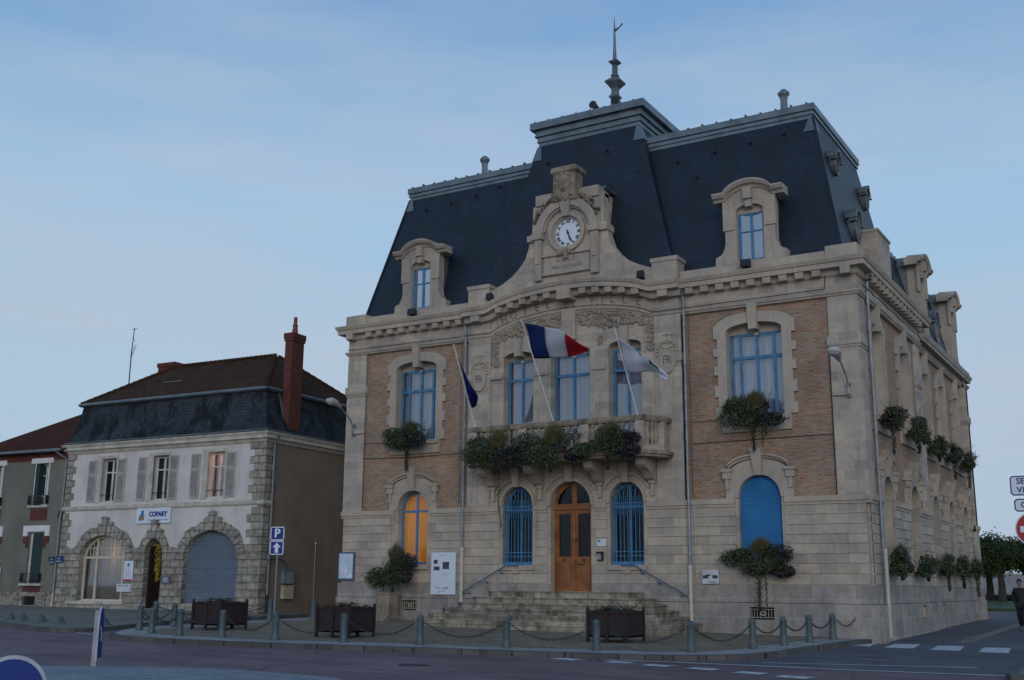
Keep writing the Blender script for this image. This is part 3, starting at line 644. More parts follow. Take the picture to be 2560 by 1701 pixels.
for s in (-1, 1):
    for i in range(46):
        t = random.random(); a = R(22+58*t); rr = 1.34+random.uniform(-.07, .14)
        m.blob((s*rr*math.cos(a), .28, 13.86+rr*math.sin(a)), (random.uniform(.035, .075), .09, random.uniform(.035, .075)), 6, 4, .25)
m.build('gable_carving', MOSSY, gb, 50)
m = MB(FR)
for i in range(22): a = random.uniform(-.35, .35); m.blob((a, .34, 13.12-abs(a)*.15+random.uniform(-.08, .07)), (random.uniform(.03, .07), .07, random.uniform(.05, .10)), 6, 4, .25)
m.blob((0, .36, 12.92), (.07, .08, .12)); m.build('gable_carving', CARVE, gb, 50)
text('A N N O', .20, FR, (-.02, .26, 12.80), LETTER, 'lettering', gb, .01).data.name
text('MDCCCCXXIII', .165, FR, (0, .26, 12.55), LETTER, 'lettering', gb, .01, sx=1.15)
# clock face
cf = MB(FR); cf.prism([(.54*math.cos(2*PI*i/40), 13.84+.54*math.sin(2*PI*i/40)) for i in range(40)], [], .02, .13); cf = cf.build('clock_face', plain('clock_enamel', (.66, .72, .80), .3, 0, .03), TH)
for i, sn in enumerate(['XII', 'I', 'II', 'III', 'IIII', 'V', 'VI', 'VII', 'VIII', 'IX', 'X', 'XI']):
    a = PI/2-2*PI*i/12; text(sn, .15, FR, (.42*math.cos(a), .13, 13.84+.42*math.sin(a)), BLACK, 'numeral', cf, .006, ang=a-PI/2, bold=.007)
m = MB(FR)
def hand(m, ang, ln, wd, d):
    c, s_ = math.cos(ang), math.sin(ang)
    q = lambda a, b: (a*c-b*s_, a*s_+b*c)
    m.prism([(p[0], 13.84+p[1]) for p in (q(-.12, -wd*.6), q(ln*.7, -wd), q(ln*.78, -wd*1.8), q(ln, 0), q(ln*.78, wd*1.8), q(ln*.7, wd), q(-.12, wd*.6))], [], d, d+.012)
hand(m, R(-66), .43, .017, .165); hand(m, R(-73), .29, .024, .145); m.arc(0, 13.84, .005, .005, 0, 2*PI, .13, .18, .035, 12); m.build('clock_hands', BLACK, cf)

# ---- carved spandrels, shields and the name over the balcony
random.seed(5)
m = MB(FR)
for s in (-1, 1):
    for i in range(260):
        u = .33+random.random()*2.85; top_ = 10.27+.56*fa(u); dep = .62*(1-abs(u-1.25)/2.4) if u < 2.6 else .32
        if random.random() < .25: u = random.uniform(2.98, 3.2); z = random.uniform(9.25, 10.2)
        else: z = top_-random.random()**1.3*dep
        if abs(u-cw) < .2 and z < 10.2: continue
        k = random.uniform(.03, .085); m.blob((s*u, .04, z), (k*random.uniform(.7, 1.6), .05, k), 6, 4, .25)
    for i in range(16): m.blob((s*(1.2+random.uniform(-.09, .09)), .04, random.uniform(9.62, 9.95)), (.05, .045, .05), 6, 4, .25)
m.build('carved_garland', CARVE, TH, 50)
for s in (-1, 1):
    c = s*3.72; m = MB(FR); m.prism([(c+.29*math.cos(a), 8.80+.42*math.sin(a)) for a in [2*PI*i/24 for i in range(24)]], [], .08, .14); m.arc(c, 8.80, .27, .40, 0, 2*PI, .1, .17, .04, 24)
    for i in range(13): a = PI*(i/12); m.blob((c+.36*math.cos(a), .12, 9.0+.48*math.sin(a)), (.045, .045, .045), 6, 4)
    m.box(c-.2, c+.2, .09, .14, 9.24, 9.30); m.box(c-.14, c+.14, .09, .14, 9.40, 9.43); m.box(c-.18, c+.22, .09, .13, 9.66, 9.69); m.box(c-.02, c+.02, .09, .13, 9.2, 9.75)
    sh = m.build('carved_shield', TRIM, TH, 40)
    text('R', .42, FR, (c+.06, .14, 8.80), LETTER, 'lettering', sh, .015, sx=.8); text('F', .42, FR, (c-.09, .14, 8.80), LETTER, 'lettering', sh, .018, sx=.8)
def arch_text(word, us, size, dz=0):
    for ch, u in zip(word, us):
        z = 10.46+.56*fa(u)+size*.5+.12+dz; sl = math.atan((fa(u+.05)-fa(u-.05))*.56/.1)*.8
        text(ch, size*1.25, FR, (u, .025, z), LETTER, 'lettering', TH, .012, ang=sl, sx=.95)
arch_text('HOTEL', [-2.72, -2.32, -1.83, -1.33, -.88], .33); arch_text('DE', [-.12, .14], .22, -.1); arch_text('VILLE', [.88, 1.27, 1.68, 2.14, 2.66], .33)

# ---- windows and door
for s, cc in ((-1, CURT), (1, CURT)):
    window(FR, TH, s*WX, .93, 6.74, 9.50, 9.50, -.36, cols=(-.56, 0, .56), trans=(8.70,), curt=cc, bar=.09)
    window(FR, TH, s*cw, .60, 5.74, 9.42, 9.42, -.30, cols=(0,), trans=(8.70,), curt=CURT, bar=.085)
window(FR, TH, 0, .76, 5.74, 9.42, 9.42, -.30, cols=(0,), trans=(8.70,), curt=CURT, bar=.085)
m = MB(FR)
for c, h in ((-WX, .93), (WX, .93), (-cw, .6), (cw, .6), (0, .76)):
    z = 9.5 if abs(c) > 5 else 9.42; m.box(c-h, c+h, -.42, -.38, z, 9.85); m.box(c-.06, c+.06, -.34, -.26, z-.1, z)
m.build('window_head', TRIM, TH)
window(FR, TH, -WX, .68, 2.19, 4.18, 4.86, -.30, cols=(0,), trans=(4.12,), bar=.075, gm=LITGLASS, label='lit ground floor window with yellow room behind')
for s in (-1, 1):
    wn = window(FR, TH, s*cw, .60, 2.14, 4.2, 4.83, -.28, cols=(0,), trans=(4.02,), bar=.09, gm=DARKGLASS)
    m = MB(FR)
    for i in range(9):
        u = s*cw-.56+1.12*i/8; t = 4.2+.62*math.sqrt(1-min(.99, ((u-s*cw)/.62)**2)); t -= .08+.1*(i % 2); m.box(u-.011, u+.011, -.06, -.04, 2.2, t); m.loft([[(u-.03, -.06, t-.1), (u+.03, -.06, t-.1), (u+.03, -.04, t-.1), (u-.03, -.04, t-.1)], [(u-.004, -.06, t+.03), (u+.004, -.06, t+.03), (u+.004, -.04, t+.03), (u-.004, -.04, t+.03)]])
        if i < 8: q = u+.07; m.arc(q, 4.08, .035, .035, 0, 2*PI, -.06, -.045, .014, 8); m.box(q-.008, q+.008, -.06, -.045, 3.75, 4.0); m.box(q-.008, q+.008, -.06, -.045, 4.16, 4.36)
    for z in (2.42, 2.56, 4.02, 4.15): m.box(s*cw-.6, s*cw+.6, -.065, -.035, z-.012, z+.012)
    m.box(s*cw-.6, s*cw+.6, -.12, -.05, 2.14, 2.24); m.build('window_grille', BLUE, wn)
for u in (2.35, 6.3):
    window(FS, TH, u, .70, 6.7, 9.5, 9.5, -.36, cols=(0,), trans=(8.7,), curt=CURT, bar=.09); window(FS, TH, u, .70, 2.19, 4.18, 4.84, -.34, cols=(0,), trans=(4.1,), bar=.09, gm=DARKGLASS)
for u in (10.75, 13.95, 17.2):
    window(FS2, TH, u, .60, 6.7, 9.5, 9.5, -.36, cols=(0,), trans=(8.7,), curt=CURT, bar=.09); window(FS2, TH, u, .60, 2.19, 4.18, 4.84, -.34, cols=(0,), trans=(4.1,), bar=.09, gm=DARKGLASS)
m = MB(FR); z = 2.25; pr = 0             # closed roller shutter
while z < 4.82:
    h0 = headhw(z, .68, 4.18, 4.86); h1 = headhw(min(z+.062, 4.855), .68, 4.18, 4.86)
    m.loft([[(WX-h0, -.20, z), (WX+h0, -.20, z), (WX+h0, -.15, z), (WX-h0, -.15, z)], [(WX-h1, -.20, z+.062), (WX+h1, -.20, z+.062), (WX+h1, -.192, z+.062), (WX-h1, -.192, z+.062)]]); z += .062
m.build('roller_shutter', BLUEDARK, TH)
# door
m = MB(FR); oo = outline(0, .785, 1.26, 4.12, 4.955)
ho = [[(-.60, 2.42), (-.14, 2.42), (-.14, 3.86), (-.60, 3.86)], [(.14, 2.42), (.60, 2.42), (.60, 3.86), (.14, 3.86)]]
lun = lambda s: [(s*.09, 4.2), (s*.66, 4.2), (s*.66, 4.3), (s*.56, 4.53), (s*.38, 4.71), (s*.2, 4.8), (s*.09, 4.82)]
m.prism(oo, ho+[lun(-1), lun(1)], -.34, -.26)
m.box(-.05, .05, -.3, -.22, 1.26, 4.0); m.box(-.785, .785, -.32, -.20, 4.0, 4.1)
for s in (-1, 1):
    a, b = sorted((s*.14, s*.62)); m.box(a, b, -.3, -.245, 1.4, 2.2); m.box(a, b, -.3, -.235, 2.24, 2.36)
    for q in (s*.10, s*.63): m.box(q-.012, q+.012, -.3, -.24, 2.4, 3.88)
dr = m.build('door', WOOD, TH)
m = MB(FR); m.box(-.62, .62, -.33, -.31, 2.4, 3.9); m.box(-.7, .7, -.33, -.31, 4.17, 4.8); m.build('pane', DARKGLASS, dr)
m = MB(FR)
for s in (-1, 1):
    for i in range(7 if s > 0 else 0): u = s*(.16+.072*i); m.box(u-.003, u+.003, -.305, -.299, 2.42, 3.86)
    for k in range(4): a = .2+.35*k; m.tube([(s*(.12+.5*math.cos(a)*t), -.29, 4.22+.5*math.sin(a)*t) for t in (0, .5, 1)], .006, 4)
m.build('door_grille', IRON, dr, split=False)
m = MB(FR); m.blob((.09, -.2, 3.0), (.03, .05, .03)); m.box(.04, .07, -.2, -.17, 2.2, 2.3); m.box(-.42, -.34, -.24, -.2, 2.28, 2.33); m.box(.34, .42, -.24, -.2, 2.28, 2.33); m.box(.17, .40, -.24, -.225, 2.14, 2.17); m.build('door_handle', IRON, dr)

# ---- lit office behind the left ground floor window, dark rooms elsewhere
YEL = plain('yellow_office_wall', (.60, .34, .045), .9, 0, .05)
m = MB(); x0, x1, y0, y1, z0, z1 = -8.3, -4.7, .46, 4.2, 1.6, 4.98
for b in ((x0, x0+.1, y0, y1, z0, z1), (x1-.1, x1, y0, y1, z0, z1), (x0, x1, y1, y1+.1, z0, z1), (x0, x1, y0, y1, z0-.1, z0), (x0, x1, y0, y1, z1, z1+.1)): m.box(*b)
m.build('office_wall', YEL, TH)
m = MB(); m.box(-7.0, -5.7, 2.0, 2.2, 4.88, 4.95); lp = m.build('ceiling_lamp', emis('office_tube_light', (1, .88, .62), 27), TH)
m = MB(); m.box(-7.3, -6.7, 4.12, 4.18, 2.9, 3.4); m.box(-6.2, -5.2, 3.7, 4.18, 1.7, 2.7); m.build('office_cupboard', plain('dark_green_board', (.05, .07, .03)), TH)
m = MB(); m.box(-4.65, 9.2, 1.35, 19.2, .2, 11.3); m.box(-9.8, -4.65, 4.4, 19.2, .2, 11.3); m.box(-9.8, -8.4, .5, 4.4, .2, 11.3); m.box(-8.4, -4.65, 1.2, 4.4, 5.7, 11.3); m.build('unlit_room_block', DARK, TH)  # solid blocks added to stop light; dark rooms are painted by their colour
m = MB(); m.box(-10, -9.6, .2, 19.5, -.5, 11.4); m.box(-10, 10, 19.2, 19.55, -.5, 10.9); m.box(-9.9, 9.9, .3, 19.3, 11.1, 11.4) if False else m.box(-9.6, 9.6, .35, 9.3, 11.15, 11.4); m.build('wall', STONE, TH)  # left and back walls, plus an unseen inner slab added to block light

# ---- balcony
slab = [(-3.86, 0), (-3.86, -.66), (-3.42, -1.38), (3.42, -1.38), (3.86, -.66), (3.86, 0)]; inn = [(-3.8, 0), (-3.8, -.62), (-3.38, -1.32), (3.38, -1.32), (3.8, -.62), (3.8, 0)]
m = MB(); plate(m, inn, 5.52, 5.60); plate(m, slab, 5.60, 5.72); bal = m.build('balcony', MOSSY, TH)
path = [(-3.76, 0), (-3.76, -.62), (-3.34, -1.28), (3.34, -1.28), (3.76, -.62), (3.76, 0)]
m = MB(); plan(m, path, [(-.24, 6.66), (.02, 6.66), (.05, 6.72), (.05, 6.82), (0, 6.86), (-.22, 6.86), (-.27, 6.80)]); m.build('handrail', MOSSY, bal)
m = MB(); plan(m, path, [(-.22, 5.72), (.0, 5.72), (.0, 5.86), (-.22, 5.86)]); m.build('base_rail', TRIM, bal)
m = MB()
for u in (-3.2, -1.19, 1.19, 3.2): m.box(u-.155, u+.155, -1.31, -1.10, 5.86, 6.66)
for s in (-1, 1): m.box(min(s*3.78, s*3.56), max(s*3.78, s*3.56), -.70, -.48, 5.86, 6.66)
m.build('balcony_post', STONE, bal)
m = MB(); m.lathe((0, 0, 0), [(.075, 0), (.075, .06), (.05, .09), (.04, .14), (.085, .26), (.09, .34), (.06, .48), (.04, .6), (.05, .68), (.075, .72), (.075, .80)], 10); b0 = m.build('baluster', CARVE, bal, 40, local=True)
sp = [(-2.88+.28*i, -1.2) for i in range(6)]+[(-.84+.28*i, -1.2) for i in range(7)]+[(1.48+.28*i, -1.2) for i in range(6)]
for s in (-1, 1): sp += [(s*(3.30+.26*t), -1.14+.40*t) for t in (.22, .60)]+[(s*3.66, -.34), (s*3.66, -.12)]+[(s*3.54, -.80)]
for i, (x, y) in enumerate(sp):
    c = b0 if i == 0 else b0.copy()
    if i: COL.objects.link(c)
    c.parent = bal; c.location = (x, y-10, 5.86)
m = MB()
for u in (-3.06, -1.16, 1.16, 3.06):
    pr = [(0, 5.52), (1.0, 5.52), (1.05, 5.44), (1.0, 5.28), (.82, 5.18), (.6, 5.14), (.42, 5.02), (.3, 4.90), (.16, 4.84), (0, 4.86)]
    m.loft([[(x, -d, z) for d, z in pr] for x in (u-.15, u+.15)])
    for q in (-.09, 0, .09): m.loft([[(x, -d-.02, z) for d, z in pr[1:]] for x in (u+q-.025, u+q+.025)])
m.build('balcony_bracket', TRIM, bal)

# ---- steps
m = MB()
for k, (hw, z1) in enumerate(((2.69, 1.25), (3.10, 1.06), (3.52, .88), (3.90, .70), (4.28, .52), (4.67, .34))):
    yf = -1.25-.31*k; r = .42; z0 = z1-.20 if k < 5 else -.2
    pl = [(-hw, -.12)]+[(-hw+r-r*math.cos(a), yf+r-r*math.sin(a)) for a in [PI/2*i/6 for i in range(7)]]+[(hw-r+r*math.sin(a), yf+r-r*math.cos(a)) for a in [PI/2*i/6 for i in range(7)]]+[(hw, -.12)]
    nos = [(x*1.006, y-.02 if y < -.2 else y) for x, y in pl]; plate(m, pl, z0, z1-.05); plate(m, nos, z1-.05, z1)
m.box(-.8, .8, -.12, .3, .9, 1.262); m.build('steps', STEP, TH)
for s in (-1, 1):
    m = MB(FR); m.tube([(s*1.95, .22, 2.12), (s*2.45, .25, 2.11), (s*3.3, .27, 1.66), (s*4.17, .27, 1.22)], .022, 6); m.tube([(s*4.17, .27, 1.22), (s*4.2, .2, 1.15), (s*4.2, .08, 1.15)], .022)
    for t in (.15, .5, .92): x, z = s*(2.4+1.77*t), 2.12-.90*t; m.tube([(x, .27, z-.02), (x, .2, z-.12), (x, .05, z-.14)], .014); m.arc(x, z-.14, .002, .002, 0, 2*PI, .05, .07, .04, 8)
    m.build('handrail', RAILBLUE, TH)

# ---- downpipes and cables
for x, zt, zm in ((-4.34, 11.0, 2.75), (4.34, 11.0, 2.10)):
    m = MB(FR); m.tube([(x, .30, zt+.1), (x, .16, zt-.12), (x, .12, zt-.4), (x, .12, zm)], .055, 8)
    for z in (9.9, 8.6, 6.75, 4.6, 3.2): m.tube([(x, .12, z), (x, .12, z+.05)], .07, 8)
    pp = m.build('downpipe', PIPE, TH, 40)
    m = MB(FR); m.tube([(x, .13, zm), (x, .13, .05)], .065, 8); m.tube([(x, .13, zm-.12), (x, .13, zm)], .085, 8); m.tube([(x, .13, 1.1), (x, .13, 1.2)], .08, 8); m.build('pipe_foot', CREAMPIPE, pp, 40)
m = MB(); m.tube([(10.3, .75, 11.05), (10.14, .78, 10.85), (10.12, .8, 10.4), (10.12, .8, 2.6)], .055, 8)
for z in (9.0, 6.6, 4.5): m.tube([(10.12, .8, z), (10.12, .8, z+.06)], .075, 8)
pp = m.build('downpipe', PIPE, TH, 40)
m = MB(); m.tube([(10.17, .8, 2.6), (10.17, .8, .02)], .06, 8); m.build('pipe_foot', CREAMPIPE, pp, 40)
m = MB(); m.tube([(9.93, 9.3, 10.3), (9.93, 9.3, 1.2)], .03, 6); m.build('downpipe', PIPE, TH)
m = MB(FR)
m.tube([(-9.95, .14, 10.53), (-9.1, .15, 10.52), (-4.5, .15, 10.49)], .014, 4); m.tube([(4.4, .15, 10.50), (9.0, .15, 10.53)], .014, 4); m.tube([(9.0, .03, 10.53), (9.06, .03, 10.9), (9.04, .1, 11.0)], .012, 4)
m.tube([(u, .17, 10.50+.56*fa(u)) for u in [-4.4+8.8*i/44 for i in range(45)]], .014, 4)
m.tube([(-9.05, 0, 10.3), (-9.04, 0, 4.3)], .014, 4); m.tube([(9.05, .02, 9.0), (9.05, 0, 4.2)], .014, 4); m.tube([(-4.5, .14, 10.4), (-4.5, .14, 4.3)], .01, 4)
m.tube([(4.5, .14, 10.4), (4.5, .14, 4.3)], .01, 4); m.tube([(-9.04, .0, 6.19), (-6.8, -.02, 6.12), (-4.5, .0, 6.17)], .01, 4); m.tube([(4.5, -.03, 5.98), (9.05, -.03, 6.02)], .01, 4)
m.tube([(4.5, -.03, 6.68), (5.4, -.03, 6.70)], .008, 4); m.tube([(-9.04, -.03, 6.78), (-7.7, -.03, 6.74)], .008, 4); m.build('cable', IRON, TH)
m = MB(FS); m.tube([(0, .16, 10.53)]+[(.3+.6*i, .18, 10.56+.03*math.sin(i*2.1)) for i in range(15)]+[(9.2, .02, 10.4)]+[(9.6+.9*i, .02, 10.50+.03*math.sin(i*1.7)) for i in range(11)], .02, 4); m.build('cable', IRON, TH)
m = MB(FR); m.tube([(-9.03, .05, 4.2), (-9.08, .06, 3.4), (-9.1, .06, 2.25)], .012, 4); m.tube([(4.52, .1, 3.9), (4.52, .1, 1.7)], .012, 4); m.build('cable', CREAMPIPE, TH)
# ================================================================== THE TWO HOUSES ON THE LEFT
ROUGH = None
def rough(name, col, w_, h_):
    m, nt, bs = newmat(name); u, p = uvec(nt)
    b = bricks(nt, u, w_, h_, tuple(c*.82 for c in col), tuple(c*1.15 for c in col), tuple(c*.42 for c in col), .014, smooth=.4)
    c = mixc(nt, 1.0, b.outputs['Color'], ramp(nt, noise(nt, p, 5, 8, .75), .3, .7, (.45, .45, .47), (1.2, 1.18, 1.12)), 'MULTIPLY')
    c = mixc(nt, ramp(nt, noise(nt, p, 1.3, 5), .5, .72, (0, 0, 0), (.5, .5, .5)), c, (.055, .055, .05))
    nt.links.new(c, bs.inputs['Base Color']); bs.inputs['Roughness'].default_value = .95; bs.inputs['Specular IOR Level'].default_value = .2
    mm = nt.nodes.new('ShaderNodeMath'); mm.operation = 'SUBTRACT'; nt.links.new(noise(nt, p, 6, 8, .7), mm.inputs[0]); nt.links.new(b.outputs['Fac'], mm.inputs[1]); bump(nt, bs, mm.outputs[0], 1, .06)
    return m
ROCK = rough('rock_faced_stone', (.40, .375, .325), .52, .30)
RUBBLE = plain('rubble_stone', (.22, .20, .17), .95, 0, .5, 4, bmp=.8)
def rubble():
    m, nt, bs = newmat('rubble_masonry'); u, p = uvec(nt)
    v = nt.nodes.new('ShaderNodeTexVoronoi'); v.feature = 'DISTANCE_TO_EDGE'; v.inputs['Scale'].default_value = 4.2; nt.links.new(u, v.inputs['Vector'])
    v2 = nt.nodes.new('ShaderNodeTexVoronoi'); v2.inputs['Scale'].default_value = 4.2; nt.links.new(u, v2.inputs['Vector'])
    hs = nt.nodes.new('ShaderNodeSeparateColor'); nt.links.new(v2.outputs['Color'], hs.inputs[0])
    c = mixc(nt, hs.outputs[0], (.12, .11, .095), (.26, .235, .19)); c = mixc(nt, ramp(nt, v.outputs['Distance'], .02, .07), (.33, .30, .25), c)
    nt.links.new(c, bs.inputs['Base Color']); bs.inputs['Roughness'].default_value = .95; bump(nt, bs, v.outputs['Distance'], .6, .05); return m
RUBBLE = rubble()
PLASTER = plain('white_render', (.52, .50, .49), .9, 0, .10, 1.1, bmp=.15)
def stained(name, col):
    m, nt, bs = newmat(name); _, p = uvec(nt)
    c = mixc(nt, ramp(nt, noise(nt, p, .7, 5), .3, .7), tuple(k*.82 for k in col), tuple(k*1.12 for k in col))
    c = mixc(nt, ramp(nt, noise(nt, scaled(nt, p, (1.4, 1.4, .3)), 1.1, 6, .65), .55, .8, (0, 0, 0), (.55, .55, .55)), c, tuple(k*.4 for k in col))
    nt.links.new(c, bs.inputs['Base Color']); bs.inputs['Roughness'].default_value = .95; bump(nt, bs, noise(nt, p, 30, 3), .3, .01); return m
ROUGHCAST = stained('brown_roughcast', (.215, .165, .12)); GREYWALL = stained('grey_green_render', (.165, .165, .135)); PLASTER = stained('white_render', (.58, .555, .53))
CREAM = plain('cream_stone_band', (.46, .43, .37), .9, 0, .2, 2.5); CREAMW = plain('cream_joinery', (.55, .49, .38), .6, 0, .08); SHUT = plain('grey_white_louvre', (.40, .385, .36), .8, 0, .15, 3)
TILE = slate('brown_clay_tile', (.072, .038, .022), .22, .13, patch=(.035, .030, .018), rough=.95, spec=.08, amount=.55); TILE2 = slate('red_clay_tile', (.085, .030, .020), .22, .10, patch=(.05, .03, .022), rough=.95, spec=.08, amount=.5)
STEELSH = plain('steel_roller_shutter', (.19, .235, .30), .5, .2, .08, 2); GREENSH = plain('dark_green_shutter', (.010, .030, .030), .6)
P1 = (-13.9, .19, 0)
CO = thing('corner_house', 'white rendered house with rock faced arches, mansard roof and tall red brick chimney', 'house', P1, R(3))
def LF(u, d, z): return (u, -d, z)
def LS(u, d, z): return (-.42+d, u, z)
def cb(mb, name, mat, parent=None, **k): return mb.build(name, mat, parent or CO, local=True, **k)
AR = [(-9.29, 1.43, .66, 2.52, 3.50), (-6.24, .52, .12, 2.72, 3.31), (-3.03, 1.50, .60, 2.40, 3.61)]
UW = [(-9.40, .45), (-6.24, .46), (-3.06, .48)]
m = MB(LF); o = [(-12.02, -.4), (AR[1][0]-AR[1][1], -.4)]+[(AR[1][0]-AR[1][1], .12)]+list(reversed(outline(*AR[1])[2:]))+[(AR[1][0]+AR[1][1], -.4), (-.42, -.4), (-.42, 7.3), (-12.02, 7.3)]
m.prism(o, [outline(*AR[0]), outline(*AR[2])]+[outline(c, h, 4.95, 6.88, 6.89) for c, h in UW], -.4, 0); cb(m, 'wall', PLASTER)
m = MB(); m.box(-.8, -.42, .4, 8.2, -.4, 7.3); m.box(-12, -.8, 7.9, 8.2, -.4, 7.3); cb(m, 'side_wall', ROUGHCAST)
m = MB(); m.box(-11.9, -.85, 1.6, 7.8, 0, 9); cb(m, 'unlit_room_block', DARK)  # added near-black block, room darkness put into its colour
m = MB(LF); ol = [(-12.06, -.4)]
for c, h, z0, zs, zt in AR: ol += [(c-h, -.4 if h < 1 else z0-.12), (c-h, 2.62), (c+h, 2.62), (c+h, -.4 if h < 1 else z0-.12)]
random.seed(2)
lo = MB(LF)                                   # rock-faced lower wall between the openings
edges = [-12.06, AR[0][0]-AR[0][1], AR[0][0]+AR[0][1], AR[1][0]-AR[1][1], AR[1][0]+AR[1][1], AR[2][0]-AR[2][1], AR[2][0]+AR[2][1], -.36]
for a, b in zip(edges[::2], edges[1::2]):
    z = .55
    while z < 2.7: lo.box(a, b, -.35, .07+random.uniform(-.015, .03), z, z+.285); z += .30
lo.box(-12.08, edges[3], -.3, .10, -.4, .5); lo.box(edges[4], -.34, -.3, .10, -.4, .5)
for a, b in ((edges[1], edges[2]), (edges[5], edges[6])): lo.box(a, b, -.35, .06, .3, .58)
cb(lo, 'stone_base', ROCK, split=False)
vo = MB(LF)
for c, h, z0, zs, zt in AR:
    n = 9 if h < 1 else 19
    for i in range(n):
        a0, a1 = PI*i/n, PI*(i+1)/n-.02; am = (a0+a1)/2; t = random.uniform(.36, .46)*(.8 if h < 1 else 1); dd = random.uniform(.10, .15)
        if i == n//2: t = .78; dd = .19
        if (i-n//2) in (-1, 1): t += .14
        P = lambda a, r: (c+(h+r)*math.cos(a), zs+(zt-zs+r)*math.sin(a))
        q = [P(a0, -.01), P(am, -.01), P(a1, -.01), P(a1, t*random.uniform(.92, 1.05)), P(am, t*1.04), P(a0, t)]
        vo.prism(q, [], -.3, dd)
cb(vo, 'voussoir_arch', ROCK)
qn = MB(LF); z = 2.72; k = 0
while z < 7.05:
    h = .30; w1 = .68 if k % 2 else .98; qn.box(-.42-w1*.8, -.34, -.3, .05+random.uniform(0, .03), z, z+h-.012) if not (4.55 < z+h/2 < 4.85) else 0
    w2 = .30 if k % 2 else .48; qn.box(-12.06, -12.02+w2, -.3, .04+random.uniform(0, .03), z, z+h-.012) if not (4.55 < z+h/2 < 4.85) else 0
    z += h; k += 1
cb(qn, 'quoin', ROCK)
qn = MB(LS); z = 0; k = 0
while z < 7.05: h = .30; w1 = .34 if k % 2 else .52; qn.box(-.02, w1, -.3, .06+random.uniform(0, .03), z, z+h-.012); z += h; k += 1
cb(qn, 'quoin', ROCK)
m = MB(); LP = [(-12.02, 4), (-12.02, 0), (-.42, 0), (-.42, .5)]
plan(m, LP, [(-.2, 4.60), (.06, 4.61), (.09, 4.66), (.09, 4.80), (-.2, 4.83)]); cb(m, 'string_course', CREAM)
m = MB(); plan(m, [(-12.02, 1), (-12.02, 0), (-.42, 0), (-.42, 8.2)], [(-.2, 7.16), (.05, 7.18), (.12, 7.30), (.22, 7.34), (.22, 7.45), (.30, 7.56), (.30, 7.60), (-.2, 7.66)]); cb(m, 'cornice', CREAM)
m = MB(); m.loft([[(-12.12, -.18, 7.58), (-.28, -.18, 7.58), (-.28, 8.3, 7.58), (-12.12, 8.3, 7.58)], [(-12.0, .30, 8.6), (-.80, .30, 8.6), (-.80, 7.9, 8.6), (-12.0, 7.9, 8.6)], [(-12.0, .5, 9.5), (-1.05, .5, 9.5), (-1.05, 7.7, 9.5), (-12.0, 7.7, 9.5)]]); cb(m, 'mansard_slope', SLATE_OLD)
m = MB(); plan(m, [(-12.05, 7.7), (-12.05, .45), (-1.0, .45), (-1.0, 7.7)], [(-.1, 9.46), (.06, 9.47), (.13, 9.53), (.13, 9.60), (.06, 9.64), (-.1, 9.64)]); plan(m, [(-12.1, 1), (-12.1, -.2), (-.26, -.2), (-.26, 8.2)], [(-.1, 7.63), (.06, 7.64), (.07, 7.70), (-.1, 7.72)]); cb(m, 'gutter', ZINC)
m = MB(); m.loft([[(-12.08, .40, 9.60), (-.95, .40, 9.60), (-.95, 7.8, 9.60), (-12.08, 7.8, 9.60)], [(-9.8, 4.0, 11.83), (-3.6, 4.0, 11.83), (-3.6, 4.2, 11.83), (-9.8, 4.2, 11.83)]]); tr = cb(m, 'tiled_roof', TILE)
m = MB()
for a, b, n in (((-9.8, 4, 11.86), (-3.6, 4, 11.86), 22), ((-3.6, 4, 11.86), (-.98, .42, 9.62), 15), ((-3.6, 4.2, 11.86), (-.98, 7.8, 9.62), 15), ((-9.8, 4, 11.86), (-12.05, .42, 9.62), 15)):
    for i in range(n):
        p = Vector(a).lerp(Vector(b), i/n); q = Vector(a).lerp(Vector(b), (i+1.1)/n); m.tube([p, q], [.085, .11], 6)
cb(m, 'ridge_tiles', TILE, tr, split=False)
m = MB(); m.box(-8.6, -7.4, 2.0, 2.04, 10.62, 10.66); cb(m, 'roof_ladder_bar', ZINC, tr)
m = MB(); m.box(-.84, -.44, 1.36, 2.14, 7.62, 11.85); m.box(-.88, -.40, 1.32, 2.18, 11.75, 11.86); m.box(-.90, -.38, 1.30, 2.20, 11.86, 12.10); ch = cb(m, 'chimney', REDBRICK, split=False)
m = MB(); m.lathe((-.7, 1.8, 12.1), [(.15, 0), (.11, .3), (.10, .36), (.12, .38), (.12, .44), (.085, .47), (.08, .8), (.02, .81)], 10); m.lathe((-.7, 2.1, 12.1), [(.12, 0), (.12, .06), (.02, .08)], 8) if False else 0; cb(m, 'chimney_pot', plain('red_chimney_pot', (.20, .045, .035)), ch, smooth=40)
m = MB(); m.loft([[(-.64, y, 7.62), (-.44, y, 7.62), (-.98, y, 9.6), (-1.1, y, 9.6)] for y in (1.31, 1.36)]); m.box(-.44, -.40, 1.3, 2.2, 7.6, 7.75); cb(m, 'chimney_flashing', ZINC, ch)
m = MB(); m.box(-11.35, -10.25, 4.3, 4.9, 10.2, 12.0); m.box(-11.40, -10.2, 4.25, 4.95, 12.0, 12.2); cb(m, 'chimney', REDBRICK, split=False)
m = MB(LS); m.tube([(.42, .32, 7.5), (.42, .14, 7.3), (.42, .10, 7.1), (.42, .10, 1.0)], .045, 8); pp = cb(m, 'downpipe', PIPE, smooth=40); m = MB(LS); m.tube([(.42, .10, 1.0), (.42, .10, .15)], .055, 8); cb(m, 'pipe_foot', IRON, pp, smooth=40)
